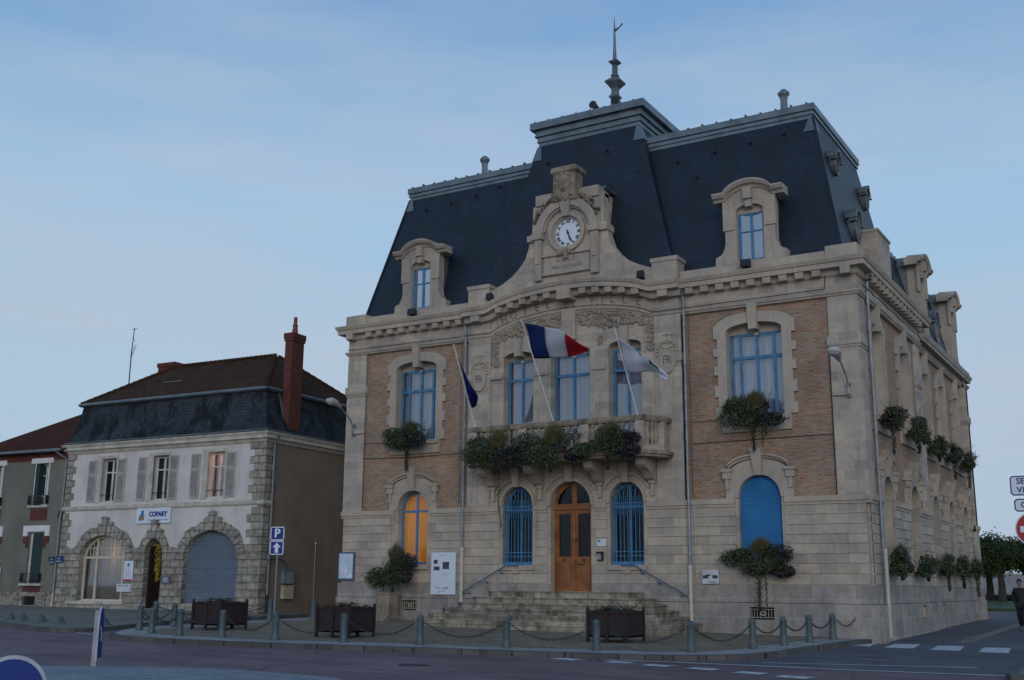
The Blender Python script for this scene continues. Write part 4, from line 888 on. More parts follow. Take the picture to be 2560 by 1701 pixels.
# joinery
WHITEJ = plain('white_joinery', (.55, .54, .52), .6)
def cwin(i, curt=None, gm=None, label=None):
    c, h = UW[i]; m = MB(LF)
    m.prism(outline(c, h, 4.97, 6.86, 6.861), [[(c-h+.05, 5.03), (c+h-.05, 5.03), (c+h-.05, 6.8), (c-h+.05, 6.8)]], -.30, -.23)
    m.box(c-.045, c+.045, -.30, -.22, 5.0, 6.8); m.box(c-h, c+h, -.295, -.225, 6.26, 6.32)
    w_ = cb(m, 'window', WHITEJ, label=label); m = MB(LF); m.box(c-h, c+h, -.27, -.262, 4.97, 6.86); cb(m, 'pane', gm or DARKGLASS, w_)
    m = MB(LF); m.tube([(c-h-.08, -.02, 5.28), (c+h+.06, -.02, 5.28)], .018, 5)
    for s in (-1, 1): m.tube([(c+s*h, -.1, 5.28), (c+s*h, .0, 5.28)], .015, 4)
    cb(m, 'window_bar', IRON, w_, split=False)
    m = MB(LF)
    for a, b in ((c-h-.30, c-h), (c+h, c+h+.08)): m.box(a, b, -.1, .03, 4.9, 6.93)
    m.box(c-h-.30, c+h+.08, -.1, .035, 6.9, 7.02); cb(m, 'window_surround', CREAM, w_, split=False)
    if curt:
        q = MB(LF); rows = []
        for k in range(16):
            x = c-h+(h*1.6)*k/15; zb = 5.0+.9*max(0, (k-5)/10)**1.5; rows.append([(x, -.36+.02*math.sin(k*1.9), zb), (x, -.36+.02*math.sin(k*1.9), 6.85)])
        q.loft(rows, closed=False, caps=False); cb(q, 'curtain', curt, w_)
    return w_
cwin(0); cwin(1, plain('white_net', (.7, .7, .75), .9)); w3 = cwin(2, gm=LITGLASS, label='lit window with bookshelves in orange lamplight')
ORW = plain('orange_lit_room_wall', (.42, .16, .06), .9, 0, .2)
m = MB(); x0, x1 = -4.6, -1.5
for b in ((x0, x1, 1.45, 1.55, 4.8, 7.2), (x0, x0+.05, .42, 1.5, 4.8, 7.2), (x1-.05, x1, .42, 1.5, 4.8, 7.2), (x0, x1, .42, 1.5, 7.0, 7.1), (x0, x1, .42, 1.5, 4.7, 4.8)): m.box(*b)
cb(m, 'lit_room', ORW, split=False)
m = MB(); random.seed(9)
for r_ in range(6):
    x = -4.2
    while x < -1.9: w_ = random.uniform(.04, .12); m.box(x, x+w_*.8, 1.28, 1.44, 4.9+.3*r_, 4.9+.3*r_+random.uniform(.15, .26)); x += w_
cb(m, 'bookshelf', plain('book_spines', (.12, .06, .04), .7, 0, .9, 14), split=False)
m = MB(); m.blob((-2.75, .95, 6.9), (.12, .12, .05)); cb(m, 'ceiling_lamp', emis('warm_bulb', (1, .55, .25), 110))
for c0, (a, b) in zip(range(6), ((-10.69, -10.17), (-8.86, -8.36), (-7.60, -7.08), (-5.72, -5.22), (-4.48, -3.95), (-2.50, -1.98))):
    m = MB(LF)
    for u in (a, b-.06): m.box(u, u+.06, .0, .055, 4.96, 6.86)
    for z in (4.96, 6.18, 6.80): m.box(a+.06, b-.06, .0, .055, z, z+.07)
    z = 5.05
    while z < 6.78:
        if not 6.12 < z < 6.26: m.loft([[(u, .008, z+.03), (u, .046, z), (u, .050, z+.008), (u, .012, z+.038)] for u in (a+.06, b-.06)])
        z += .042
    cb(m, 'shutter', SHUT, split=False)
# shop window
c, h, z0, zs, zt = AR[0]; m = MB(LF); m.prism(outline(c, h, z0, zs, zt, 20), [outline(c, h-.09, z0+.07, zs, zt-.09, 20)], -.28, -.20)
for u, wd in ((-9.92, .09), (-8.27, .09)): m.box(u-wd/2, u+wd/2, -.28, -.19, z0, zs+.98*math.sqrt(1-((u-c)/h)**2)-.05)
m.box(c-h, c+h, -.275, -.18, 2.48, 2.58)
for u in (-10.4, -10.2, -9.62, -9.35, -9.08, -8.81, -8.54, -8.0): m.box(u-.012, u+.012, -.25, -.22, 2.58, zs+.98*math.sqrt(1-((u-c)/h)**2)-.06)
m.box(c-h+.2, c+h-.2, -.25, -.22, 2.93, 2.955); sw = cb(m, 'shop_window', CREAMW, split=False)
m = MB(LF); pp_ = outline(c, h-.05, z0, zs, zt-.05, 20); m.add([(p[0], -.245, p[1]) for p in pp_], [tuple(range(len(pp_)))]); cb(m, 'pane', GLASS, sw)
m = MB(LF); rows = []
for k in range(60): x = c-h+.06+2*(h-.06)*k/59; hh = zs+(zt-zs)*math.sqrt(max(.02, 1-((x-c)/h)**2))-.04; rows.append([(x, -.42+.03*math.sin(k*1.3), .7), (x, -.42+.03*math.sin(k*1.3), hh)])
m.loft(rows, closed=False, caps=False); cb(m, 'curtain', CURTW, sw)
m = MB(); m.blob((-9.1, .95, 2.75), (.1, .1, .1)); cb(m, 'shop_lamp', emis('dim_shop_bulb', (1, .70, .38), 40))
m = MB(LF); m.box(-11.3, -7.80, 0, .16, .52, .64); cb(m, 'shop_window_sill', CREAM)
c, h, z0, zs, zt = AR[2]; m = MB(LF); z = z0
while z < zt-.03:
    h0 = headhw(z, h, zs, zt); h1 = headhw(min(z+.09, zt-.005), h, zs, zt)
    m.loft([[(c-h0, -.26, z), (c+h0, -.26, z), (c+h0, -.20, z+.01), (c-h0, -.20, z+.01)], [(c-h0, -.26, z+.045), (c+h0, -.26, z+.045), (c+h0, -.185, z+.045), (c-h0, -.185, z+.045)], [(c-h1, -.26, z+.088), (c+h1, -.26, z+.088), (c+h1, -.225, z+.088), (c-h1, -.225, z+.088)]]); z += .09
cb(m, 'roller_shutter', STEELSH, split=False)
c, h = AR[1][0], AR[1][1]; m = MB(LF); m.box(c-h, c-.05, -.9, -.84, .4, 3.1); m.box(c-h-.02, c-h+.06, -.9, -.2, .3, 3.1); dr = cb(m, 'door', plain('brown_entrance_door', (.028, .013, .009), .7), split=False)
m = MB(LF); m.box(c-.05, c+h+.05, -1.5, -1.4, 1.3, 2.75); m.box(c+h, c+h+.06, -1.4, -.4, .2, 3.3); cb(m, 'porch_wall', plain('porch_plaster', (.28, .25, .19), .9), split=False)
m = MB(LF); m.box(c-h-.05, c+h+.05, -.9, .12, -.2, .18); m.box(c-h, c+h, -.9, -.15, .18, .38); cb(m, 'doorstep', ROCK, split=False)
random.seed(4)
def lf(i):
    z = 1.5+1.75*random.random(); t = (z-1.5)/1.75; r_ = .05+.09*t; x = c+.02+random.gauss(0, r_); y = .22+random.uniform(-.04, .04); s = random.uniform(.03, .06)
    a = random.random()*PI; return [(x, y, z), (x+s*math.cos(a), y-.01, z+s*math.sin(a)), (x+s*math.cos(a)-s*math.sin(a), y, z+s*math.sin(a)+s*math.cos(a))]
GA = thing('dried_flower_garland', 'dried yellow flower garland hanging in the arched house doorway', 'garland', (0, 0, 0)); GA.location = (-20.1, -.2, 1.4); GA.rotation_euler = (0, 0, R(3)); INV[GA.name] = (Matrix.Translation(GA.location) @ Matrix.Rotation(R(3), 4, 'Z')).inverted()
def toW(p): return tuple(Matrix.Translation(P1) @ Matrix.Rotation(R(3), 4, 'Z') @ Vector(p))
addquads(lambda i: [toW(p) for p in lf(i)], 420, plain('dried_yellow_petals', (.50, .33, .05), .8, 0, .5, 20), 'flower_head', GA)
addquads(lambda i: [toW(p) for p in lf(i)], 260, STEM, 'foliage', GA)

def wall_item(name, label, cat, u0, u1, z0, z1, mat, d0=.07, th=.04, group=None, F=LF):
    """a flat thing fixed to the left houses; returns its Empty and a frame in the same coordinates"""
    WF = lambda u, d, z: toW(F(u, d, z))
    loc = WF((u0+u1)/2, d0, z0); t = thing(name, label, cat, loc, R(3), group)
    m = MB(WF); m.box(u0, u1, d0, d0+th, z0, z1); m.build('panel', mat, t); return t, WF
t, WF = wall_item('shop_sign', 'white rectangular sign reading COPARY with a three colour emblem over the arches', 'sign', -7.40, -5.42, 3.96, 4.61, WHITE_SIGN, .02, .08)
text('COPARY', .29, WF, (-6.12, .101, 4.34), plain('navy_letter', (.010, .035, .20)), 'lettering', t, .012, bold=.012, sx=.92)
text('Communauté de Communes des 3 Vallées', .062, WF, (-6.12, .101, 4.10), plain('grey_letter', (.10, .13, .18)), 'lettering', t, .008, sx=.95) if False else 0
m = MB(WF); x = -6.72
for k in (.24, .05, .20, .05, .30, .05, .25): 
    if k > .06: m.box(x, x+k, .1, .108, 4.085, 4.115)
    x += k+.008
m.build('small_print', plain('grey_print', (.10, .14, .20)), t, split=False)
for nm, cc, pts in (('blue_square', (.02, .12, .38), [(-7.12, 4.30), (-6.98, 4.30), (-6.96, 4.50), (-7.10, 4.51)]), ('green_square', (.03, .20, .08), [(-7.24, 4.09), (-7.09, 4.07), (-7.06, 4.32), (-7.20, 4.32)]), ('orange_square', (.34, .12, .07), [(-7.07, 4.10), (-6.94, 4.09), (-6.91, 4.32), (-7.04, 4.34)])):
    m = MB(WF); m.prism(pts, [], .1, .108+.004*(nm[0] == 'b')); m.build('emblem', plain(nm, cc), t)
t, WF = wall_item('opening_hours_poster', 'white printed poster with a red foot beside the shop window', 'poster', -7.86, -7.32, 1.50, 2.37, WHITE_SIGN, .10, .02)
m = MB(WF); m.box(-7.84, -7.34, .12, .126, 1.51, 1.59); m.build('red_strip', SIGNRED, t); m = MB(WF); m.box(-7.66, -7.54, .12, .126, 2.12, 2.27); m.build('emblem', plain('teal_print', (.05, .2, .25)), t)
m = MB(WF)
for k in range(9): m.box(-7.78, -7.40-.04*(k % 3), .12, .124, 1.66+.045*k, 1.672+.045*k)
m.build('small_print', plain('grey_print', (.25, .28, .33)), t, split=False)
t, WF = wall_item('letter_box', 'pair of white letter boxes below the shop poster', 'letter box', -8.12, -7.34, 1.06, 1.40, plain('white_metal_box', (.55, .57, .62)), .07, .14)
m = MB(WF); m.box(-7.62, -7.42, .21, .215, 1.30, 1.33); m.box(-8.05, -7.85, .21, .215, 1.30, 1.33); m.build('slot', IRON, t); m = MB(WF); m.box(-7.735, -7.725, .21, .213, 1.06, 1.40); m.build('seam', IRON, t)
t, WF = wall_item('wall_plaque', 'small grey square box on the stone pier beside the doorway', 'box', -5.58, -5.12, 1.42, 1.74, plain('grey_box', (.12, .13, .16)), .08, .08)
m = MB(WF); m.box(-5.48, -5.22, .16, .166, 1.48, 1.68); m.build('face', plain('grey_face', (.28, .32, .42)), t)
t, WF = wall_item('meter_cabinet', 'grey electricity cabinet on the brown side wall, upper of two', 'cabinet', 1.32, 1.98, 1.46, 2.0, plain('grey_cabinet', (.20, .24, .26)), .02, .18, F=LS)
m = MB(WF); m.box(1.28, 2.02, .0, .23, 2.0, 2.03); m.build('lid', plain('grey_lid', (.16, .2, .22)), t)
t, WF = wall_item('meter_cabinet', 'cream meter cabinet on the brown side wall, lower of two', 'cabinet', 1.36, 1.98, .84, 1.36, plain('cream_cabinet', (.42, .38, .26)), .02, .18, F=LS)
m = MB(WF); m.box(1.32, 2.02, .0, .22, 1.36, 1.39); m.build('lid', plain('cream_lid', (.38, .34, .24)), t)
m = MB(lambda u, d, z: LS(u, d, z)); m.tube([(.5, .06, 2.42), (.9, .06, 2.44), (1.3, .05, 2.42), (1.6, .04, 2.25), (1.62, .04, 2.0)], .016, 4); cb(m, 'cable', IRON)
AE = thing('television_aerial', 'tall thin television aerial standing on the roofs at the left', 'aerial', toW((-13.2, 4.2, 9.4)))
m = MB(lambda x, y, z: toW((x, y, z))); m.tube([(-13.2, 4.2, 9.3), (-13.2, 4.2, 12.9), (-13.12, 4.2, 14.2)], [.035, .03, .02], 5); m.build('mast', IRON, AE)
m = MB(lambda x, y, z: toW((x, y, z))); m.tube([(-13.2, 4.2, 12.7), (-12.95, 4.2, 13.25)], .015, 4); m.tube([(-13.3, 4.2, 14.12), (-12.95, 4.2, 14.16)], .015, 4)
for k in range(6): t_ = k/5; m.tube([(-13.2+.25*t_-.1, 4.2, 12.7+.55*t_+.03), (-13.2+.25*t_+.1, 4.2, 12.7+.55*t_-.03)], .01, 4)
m.tube([(-13.15, 4.2, 13.7), (-13.0, 4.2, 13.45)], .012, 4); m.build('antenna', IRON, AE, split=False)

# ---- grey green house
GH = thing('grey_house', 'grey green rendered house with white lintels, red roof and rubble base', 'house', P1, R(3))
gb_ = lambda mb, name, mat, parent=None, **k: mb.build(name, mat, parent or GH, local=True, **k)
X0 = -19.2; CX = (-13.78, -17.0)
m = MB(LF); m.prism([(X0, -.4), (-12.08, -.4), (-12.08, 7.4), (X0, 7.4)], [h for c in CX for h in (outline(c, .47, 1.40, 3.66, 3.661), outline(c, .42, 4.92, 6.86, 6.861))]+[[(-14.22, .42), (-13.42, .42), (-13.42, .80), (-14.22, .80)]], -.4, -.03); gb_(m, 'wall', GREYWALL)
m = MB(); m.box(X0, X0+.3, .03, 8, -.4, 7.4); m.box(X0, -12.1, 7.8, 8, -.4, 7.4); gb_(m, 'wall', GREYWALL, split=False); m = MB(); m.box(X0+.3, -12.2, 1.2, 7.7, 0, 7.3); gb_(m, 'unlit_room_block', DARK)  # outer walls, then an added near-black block painted as unlit rooms
m = MB(LF); m.prism([(X0, -.4), (-12.12, -.4), (-12.12, 1.0), (X0, 1.0)], [[(-14.24, .40), (-13.40, .40), (-13.40, .82), (-14.24, .82)]], -.1, .05); gb_(m, 'rubble_base', RUBBLE)
m = MB(LF); m.box(-14.22, -13.42, -.2, -.15, .42, .8); v = gb_(m, 'cellar_vent', DARK); m = MB(LF)
for k in range(7): m.box(-14.18+.12*k, -14.165+.12*k, -.02, 0, .42, .8)
gb_(m, 'grille', IRON, v, split=False); m = MB(LF); m.box(-14.35, -13.3, 0, .12, .33, .40); gb_(m, 'sill', CREAM, v)
m = MB(LF); m.box(X0, -12.1, -.1, 0, 7.02, 7.36); gb_(m, 'brick_frieze', REDBRICK)
m = MB(); m.loft([[(X0-.3, -.35, 7.42), (-12.05, -.35, 7.42), (-12.05, 8.2, 7.42), (X0-.3, 8.2, 7.42)], [(-15.2, 3.9, 10.05), (-12.05, 3.9, 10.05), (-12.05, 4.2, 10.05), (-15.2, 4.2, 10.05)]]); gb_(m, 'tiled_roof', TILE2)
m = MB(LF); m.tube([(X0-.3, .42, 7.42), (-12.2, .42, 7.40)], .07, 6); m.tube([(-12.55, .42, 7.36), (-12.35, .3, 7.2), (-12.14, .08, 7.0), (-12.14, .07, 4.9)], .04, 6); m.tube([(-12.14, .07, 4.95), (-12.16, .12, 4.3), (-12.16, .10, .9)], .045, 6); gb_(m, 'gutter', PIPE, split=False)
m = MB(LF); m.tube([(-12.16, .12, .95), (-12.18, .12, .1)], .055, 6); gb_(m, 'pipe_foot', CREAMPIPE)
m = MB(LF); m.blob((-12.26, .08, 4.45), (.12, .06, .2)); gb_(m, 'cable_box', IRON)
for c in CX:
    m = MB(LF); m.box(c-.76, c+.70, -.1, .04, 6.88, 7.12); m.box(c-.48, c-.42, -.1, .02, 4.9, 6.88); m.box(c+.42, c+.48, -.1, .02, 4.9, 6.88)
    gb_(m, 'lintel', WHITE, split=False)
    m = MB(LF); m.prism([(c-.87, 3.52), (c-.60, 3.52), (c-.60, 3.72), (c+.60, 3.72), (c+.60, 3.52), (c+.87, 3.52), (c+.87, 4.0), (c-.87, 4.0)], [], -.1, .04); gb_(m, 'lintel', WHITE)
    m = MB(LF)
    for s in (-1, 1): a, b = sorted((c+s*.50, c+s*.86)); m.box(a, b, -.08, .01, 3.2, 3.52); a, b = sorted((c+s*.50, c+s*.68)); m.box(a, b, -.08, .008, 3.0, 3.2)
    m.box(c-.55, c+.55, -.08, .01, 4.25, 4.74); m.box(c-.55, c+.55, -.08, .01, 1.0, 1.28); gb_(m, 'brick_panel', REDBRICK)
    m = MB(LF); m.box(c-.66, c+.66, -.1, .12, 4.82, 4.92); m.box(c-.75, c+.72, -.1, .12, 1.28, 1.38); gb_(m, 'window_sill', CREAM)
    m = MB(LF); m.prism(outline(c, .42, 4.92, 6.85, 6.851), [[(c-.3, 5.0), (c+.36, 5.0), (c+.36, 6.8), (c-.3, 6.8)]], -.3, -.24); m.box(c+.0, c+.05, -.3, -.22, 4.95, 6.8); m.box(c-.3, c+.4, -.29, -.23, 6.3, 6.34); m.box(c-.3, c+.4, -.29, -.23, 5.35, 5.39); wn = gb_(m, 'window', WHITEJ, split=False)
    m = MB(LF); m.box(c-.42, c+.42, -.28, -.27, 4.92, 6.85); gb_(m, 'pane', GLASSR, wn); m = MB(LF); m.box(c-.44, c-.18, -.30, .02, 4.93, 6.84); gb_(m, 'shutter', GREENSH)
    m = MB(LF); m.box(c-.47, c-.25, -.2, -.12, 1.4, 3.66); m.box(c-.47, c+.47, -.22, -.2, 1.4, 3.66); wn = gb_(m, 'window', WHITEJ, split=False); m = MB(LF)
    for k in range(6): m.box(c-.25+.12*k, c-.135+.12*k, -.10, -.05, 1.42, 3.66)
    gb_(m, 'shutter', GREENSH, split=False)
    for zz in (1.42, 4.95):
        m = MB(LF); m.box(c-.62, c+.58, .14, .16, zz+.40, zz+.43); m.box(c-.62, c+.58, .14, .16, zz+.03, zz+.06)
        for k in range(11): m.tube([(c-.6+.115*k, .15, zz+.03), (c-.6+.115*k+.02, .20, zz+.16), (c-.6+.115*k, .15, zz+.42)], .011, 4)
        for s in (-.62, .58): m.box(c+s-.012, c+s+.012, 0, .16, zz+.04, zz+.42)
        gb_(m, 'window_railing', IRON, split=False)
def plate_text(u0, u1, z0, z1, label, mat):
    t, WF = wall_item('street_name_sign', label, 'street sign', u0, u1, z0, z1, mat, .14, .02, F=LF)
    m = MB(WF); w_ = u1-u0
    for r_, (a, b) in enumerate(((.25, .70), (.08, .90))):
        x = u0+w_*a
        while x < u0+w_*b: m.box(x, x+.028, .16, .164, z1-.14-.13*r_, z1-.08-.13*r_); x += .042
    m.build('small_print', plain('pale_print', (.32, .36, .42)), t, split=False)
plate_text(-12.62, -12.18, 2.27, 2.56, 'dark blue street name plate on the grey house, left of two', plain('navy_enamel', (.008, .018, .06))); plate_text(-12.14, -11.70, 2.29, 2.60, 'bright blue street name plate at the stone edge, right of two', plain('royal_enamel', (.010, .035, .16)))
t, WF = wall_item('wall_notice', 'small white notice on the grey house at the left edge', 'notice', -16.30, -15.93, 1.72, 2.12, WHITE_SIGN, .03, .03)
m = MB(WF); m.box(-16.26, -16.10, .06, .066, 2.04, 2.09); m.build('small_print', plain('grey_print', (.3, .35, .45)), t)
t, WF = wall_item('wall_notice', 'green and white notice board low on the grey house at the left edge', 'notice', -16.60, -15.98, 1.18, 1.66, WHITE_SIGN, .03, .05)
m = MB(WF); m.prism([(-16.28, 1.19), (-15.99, 1.19), (-15.99, 1.64), (-16.12, 1.64), (-16.25, 1.48), (-16.30, 1.3)], [], .08, .086); m.build('green_field', plain('dark_green_print', (.006, .05, .045)), t)
t, WF = wall_item('wall_notice', 'small round blue sign above the white notice at the left edge', 'notice', -16.24, -16.06, 2.14, 2.30, SIGNBLUE, .03, .02)
m = MB(WF); m.box(-16.20, -16.10, .05, .056, 2.17, 2.19); m.build('white_mark', WHITE, t)
# ================================================================== GROUND
def stree(name, mb, mat, kind='structure', **k):
    o = mb.build(name, mat, None, **k); o['kind'] = kind; return o
def axis(lo, hi, fine0, fine1, step):
    v = [lo]; 
    x = fine0
    for t in (.5, .25, .12, .06): v.append(fine0+(lo-fine0)*t)
    while x < fine1: v.append(x); x += step
    v.append(fine1)
    for t in (.06, .12, .25, .5, 1): v.append(fine1+(hi-fine1)*t)
    return v
def asphalt(name, a, b, c=None, crack=True, sc=260):
    m, nt, bs = newmat(name); _, p = uvec(nt)
    k = mixc(nt, ramp(nt, noise(nt, p, .35, 6, .6), .32, .68), a, b)
    k = mixc(nt, 1.0, k, ramp(nt, noise(nt, p, sc, 2, .6), .3, .75, (.62, .62, .62), (1.35, 1.35, 1.35)), 'MULTIPLY')
    k = mixc(nt, 1.0, k, ramp(nt, noise(nt, scaled(nt, p, (1, 2.6, 1)), 1.9, 5, .6), .3, .7, (.86, .86, .86), (1.12, 1.12, 1.12)), 'MULTIPLY')
    if c: k = mixc(nt, ramp(nt, noise(nt, p, .9, 7, .7), .56, .66, (0, 0, 0), (.6, .6, .6)), k, c)
    k = mixc(nt, 1.0, k, ramp(nt, noise(nt, scaled(nt, p, (.18, 1.1, 1)), 1.3, 4, .6), .35, .65, (.78, .78, .80), (1.16, 1.14, 1.14)), 'MULTIPLY')
    k = mixc(nt, mixc(nt, 1.0, crack_lines(nt, p, .32, .012), ramp(nt, noise(nt, p, .25, 2), .45, .6), 'MULTIPLY'), k, (.022, .022, .025))
    vo_ = nt.nodes.new('ShaderNodeTexVoronoi'); vo_.inputs['Scale'].default_value = .22; nt.links.new(p, vo_.inputs['Vector']); k = mixc(nt, 1.0, k, ramp(nt, vo_.outputs['Color'], .2, .8, (.88, .88, .88), (1.1, 1.09, 1.09)), 'MULTIPLY')
    nt.links.new(k, bs.inputs['Base Color']); bs.inputs['Roughness'].default_value = .85; bs.inputs['Specular IOR Level'].default_value = .35
    bump(nt, bs, noise(nt, p, 150, 2), .5, .006); return m
ROAD = asphalt('reddish_asphalt', (.155, .105, .110), (.200, .135, .138), (.15, .13, .132)); SIDE = asphalt('dark_asphalt', (.085, .086, .096), (.115, .115, .127), (.07, .071, .078))
def paving(name, w_, h_, a, b, mort, stain):
    m, nt, bs = newmat(name); g = nt.nodes.new('ShaderNodeNewGeometry'); p = g.outputs['Position']
    mp = nt.nodes.new('ShaderNodeMapping'); mp.inputs['Rotation'].default_value = (0, 0, R(14)); nt.links.new(p, mp.inputs[0])
    br = bricks(nt, mp.outputs[0], w_, h_, a, b, mort, .012)
    k = mixc(nt, 1.0, br.outputs['Color'], ramp(nt, noise(nt, p, .8, 6, .65), .3, .7, (.70, .70, .70), (1.15, 1.15, 1.15)), 'MULTIPLY')
    k = mixc(nt, ramp(nt, noise(nt, p, 1.6, 7, .75), .52, .66, (0, 0, 0), (.75, .75, .75)), k, stain)
    nt.links.new(k, bs.inputs['Base Color']); bs.inputs['Roughness'].default_value = .85; bs.inputs['Specular IOR Level'].default_value = .3; bump(nt, bs, br.outputs['Fac'], -.5, .01); return m
FORE = paving('forecourt_paving', .45, .22, (.22, .17, .115), (.30, .235, .16), (.08, .068, .05), (.10, .085, .06))
BAND = paving('pale_kerb_paving', .9, .45, (.30, .295, .28), (.38, .37, .35), (.09, .088, .08), (.10, .10, .095))
PAVE = paving('left_pavement', .5, .5, (.19, .175, .145), (.24, .22, .18), (.09, .085, .07), (.10, .09, .07))
KERB = paving('kerb_stone', 1.0, .6, (.085, .085, .085), (.125, .125, .12), (.03, .03, .03), (.04, .042, .04)); PAINT = plain('road_paint', (.44, .46, .48), .7, 0, .25, 5)
COB = paving('pale_blue_cobbles', .11, .10, (.24, .27, .30), (.40, .43, .45), (.10, .11, .12), (.24, .26, .27))
m = MB(); xs = axis(-1500, 1500, -44, 44, 4); ys = axis(-700, 1500, -45, 45, 5)
m.add([(x, y, gz(x, y)-.12) for y in ys for x in xs], [(j*len(xs)+i, j*len(xs)+i+1, (j+1)*len(xs)+i+1, (j+1)*len(xs)+i) for j in range(len(ys)-1) for i in range(len(xs)-1)]); stree('road', m, ROAD)
def sheet(poly, dz, th=None):
    """polygon laid on the sloping ground; with th it gets a skirt"""
    m = MB(); n = len(poly); tris = tessellate_polygon([[Vector((*p, 0)) for p in poly]]); v = [(x, y, gz(x, y)+dz) for x, y in poly]
    if th: m.add(v+[(x, y, z-th) for x, y, z in v], [tuple(t) for t in tris]+[(i, (i+1) % n, n+(i+1) % n, n+i) for i in range(n)])
    else: m.add(v, [tuple(t) for t in tris])
    return m
def smoothed(pts, it=2):
    for _ in range(it):
        q = [pts[0]]
        for a, b in zip(pts[:-1], pts[1:]): q += [(a[0]*.75+b[0]*.25, a[1]*.75+b[1]*.25), (a[0]*.25+b[0]*.75, a[1]*.25+b[1]*.75)]
        q.append(pts[-1]); pts = q
    return pts
def offs(pts, o):
    out = []
    for i in range(len(pts)):
        a = Vector(pts[max(i-1, 0)]); b = Vector(pts[min(i+1, len(pts)-1)]); t = (b-a).normalized(); out.append((pts[i][0]-t.y*o, pts[i][1]+t.x*o))
    return out
kp = smoothed([(-11.2, 16), (-10.9, 2), (-10.74, -9.03), (-9.4, -11.0), (-8.4, -11.95), (-6.6, -12.35), (-4.1, -12.15), (.6, -11.05), (4.76, -10.0), (7.0, -9.5), (8.7, -8.3), (9.2, -6.6), (9.3, -4.1), (9.75, -.3), (10.02, .35)])
stree('kerb', sheet(kp+[(10.0, 1.0), (-11.2, 16.5)], 0.0, .3), KERB)
k2 = offs(kp, .16); stree('pavement', sheet(k2+[(9.9, 1.0), (-11.0, 16.5)], .004), BAND)
k3 = offs(kp, 1.15); stree('forecourt', sheet(k3+[(8.6, 1.0), (-10.0, 16.0)], .008), FORE)
lp = smoothed([(-60, 6), (-33, -4.0), (-22, -7.85), (-16.5, -9.74), (-12.6, -11.1), (-11.3, -11.2), (-11.2, -10.2), (-11.9, -8.0), (-12.6, -6.8), (-12.8, -3), (-12.9, 2.0)])
stree('kerb', sheet(lp+[(-60, 12)], 0.0, .3), KERB); stree('pavement', sheet(offs(lp, .16)+[(-60, 12)], .004), PAVE)
sst = [(10.05, .1), (9.5, -4.2), (9.35, -6.7), (8.9, -8.6), (7.7, -9.55), (9.9, -9.45), (12.5, -9.0), (14.9, -8.6), (15.5, 0), (15.5, 44), (10.2, 44), (10.1, 19)]
stree('side_street', sheet(sst, -.116), SIDE); stree('parking_lane', sheet([(-11.35, -10.2), (-10.95, -9.4), (-11.0, 1), (-11.3, 16), (-14.5, 16), (-12.95, 2), (-12.85, -6.6), (-12.0, -8.0)], -.116), SIDE)
stree('kerb', sheet([(14.6, -9.2), (14.75, -9.6), (60, -3), (60, 44), (14.9, 44), (14.62, 0)], .0, .3), KERB); stree('pavement', sheet([(14.78, -9.1), (15.0, -9.4), (60, -2.8), (60, 44), (15.1, 44), (14.8, 0)], .004), PAVE)
stree('gutter_strip', sheet([(11.75, 1.8), (12.2, 1.9), (12.0, 20), (11.7, 20)], -.11), PAVE)
m = MB()
def quad(mb, pts, dz=-.11):
    mb.add([(x, y, gz(x, y)+dz) for x, y in pts], [tuple(range(len(pts)))])
for i, x in enumerate((9.70, 10.85, 12.03, 13.22)): quad(m, [(x-.35+.03*i, -1.58-.07*i), (x+.40+.02*i, -1.45-.1*i), (x+.24, .42-.02*i), (x-.42, .02+.04*i)])
for x, y in ((5.35, -10.3), (6.7, -10.3), (7.75, -10.55), (8.85, -10.72), (10.0, -11.0), (11.0, -11.35)): quad(m, [(x-.33, y-.2), (x+.30, y-.28), (x+.36, y+.16), (x-.27, y+.22)])
lw = [(6.2, -10.0), (7.8, -9.62), (9.4, -9.42), (11.0, -9.26), (13.0, -8.9), (15, -8.45), (30, -5)]
for a, b in zip(lw[:-1], lw[1:]): quad(m, [a, b, (b[0], b[1]+.16), (a[0], a[1]+.16)])
quad(m, [(9.4, -8.5), (13.7, -6.9), (13.7, -6.75), (9.4, -8.4)])
for pts in ([(-12.3, -6.2), (-12.0, -6.2), (-11.3, -2.0), (-11.6, -2.0)], [(-12.3, -3.3), (-11.1, -3.0), (-11.1, -2.75), (-12.3, -3.05)], [(-11.9, -5.2), (-11.1, -4.9), (-11.1, -4.65), (-11.9, -4.95)], [(-12.0, -10.65), (-9.4, -11.35), (-9.4, -11.2), (-12.0, -10.5)]): quad(m, pts)
stree('road_marking', m, PAINT, split=False)
m = MB(); cx, cy, r_ = 2.6, -24.3, 7.4; n = 60
rings = [[(cx+q*math.cos(2*PI*i/n), cy+q*math.sin(2*PI*i/n), gz(cx+q*math.cos(2*PI*i/n), cy+q*math.sin(2*PI*i/n))-.12+h) for i in range(n)] for q, h in ((r_, -.1), (r_, .03), (r_-.12, .06), (r_-3, .22), (.2, .32))]
m.loft(rings); stree('roundabout_island', m, COB)
MH = plain('cast_iron_cover', (.035, .037, .042), .6, .2, .3, 12)
for x, y, l in ((11.1, -5.2, 'round iron manhole cover in the side street before the crossing stripes'), (3.4, -13.6, 'round iron manhole cover in the road left of the nearest bollard')):
    m = MB(); z = gz(x, y)-.112; m.lathe((x, y, z), [(.34, -.02), (.34, .0), (.01, .002)], 24); t = thing('manhole_cover', l, 'manhole cover', (x, y, z), 0, 'iron covers in the roads'); m.build('lid', MH, t)
# park and horizon behind the side street
GRASS = leafmat('lawn', (.03, .055, .015), (.05, .085, .025))
stree('lawn', sheet([(-25, 30), (14.6, 30), (14.6, 44.9), (-25, 44.9)], .02, .2), GRASS)

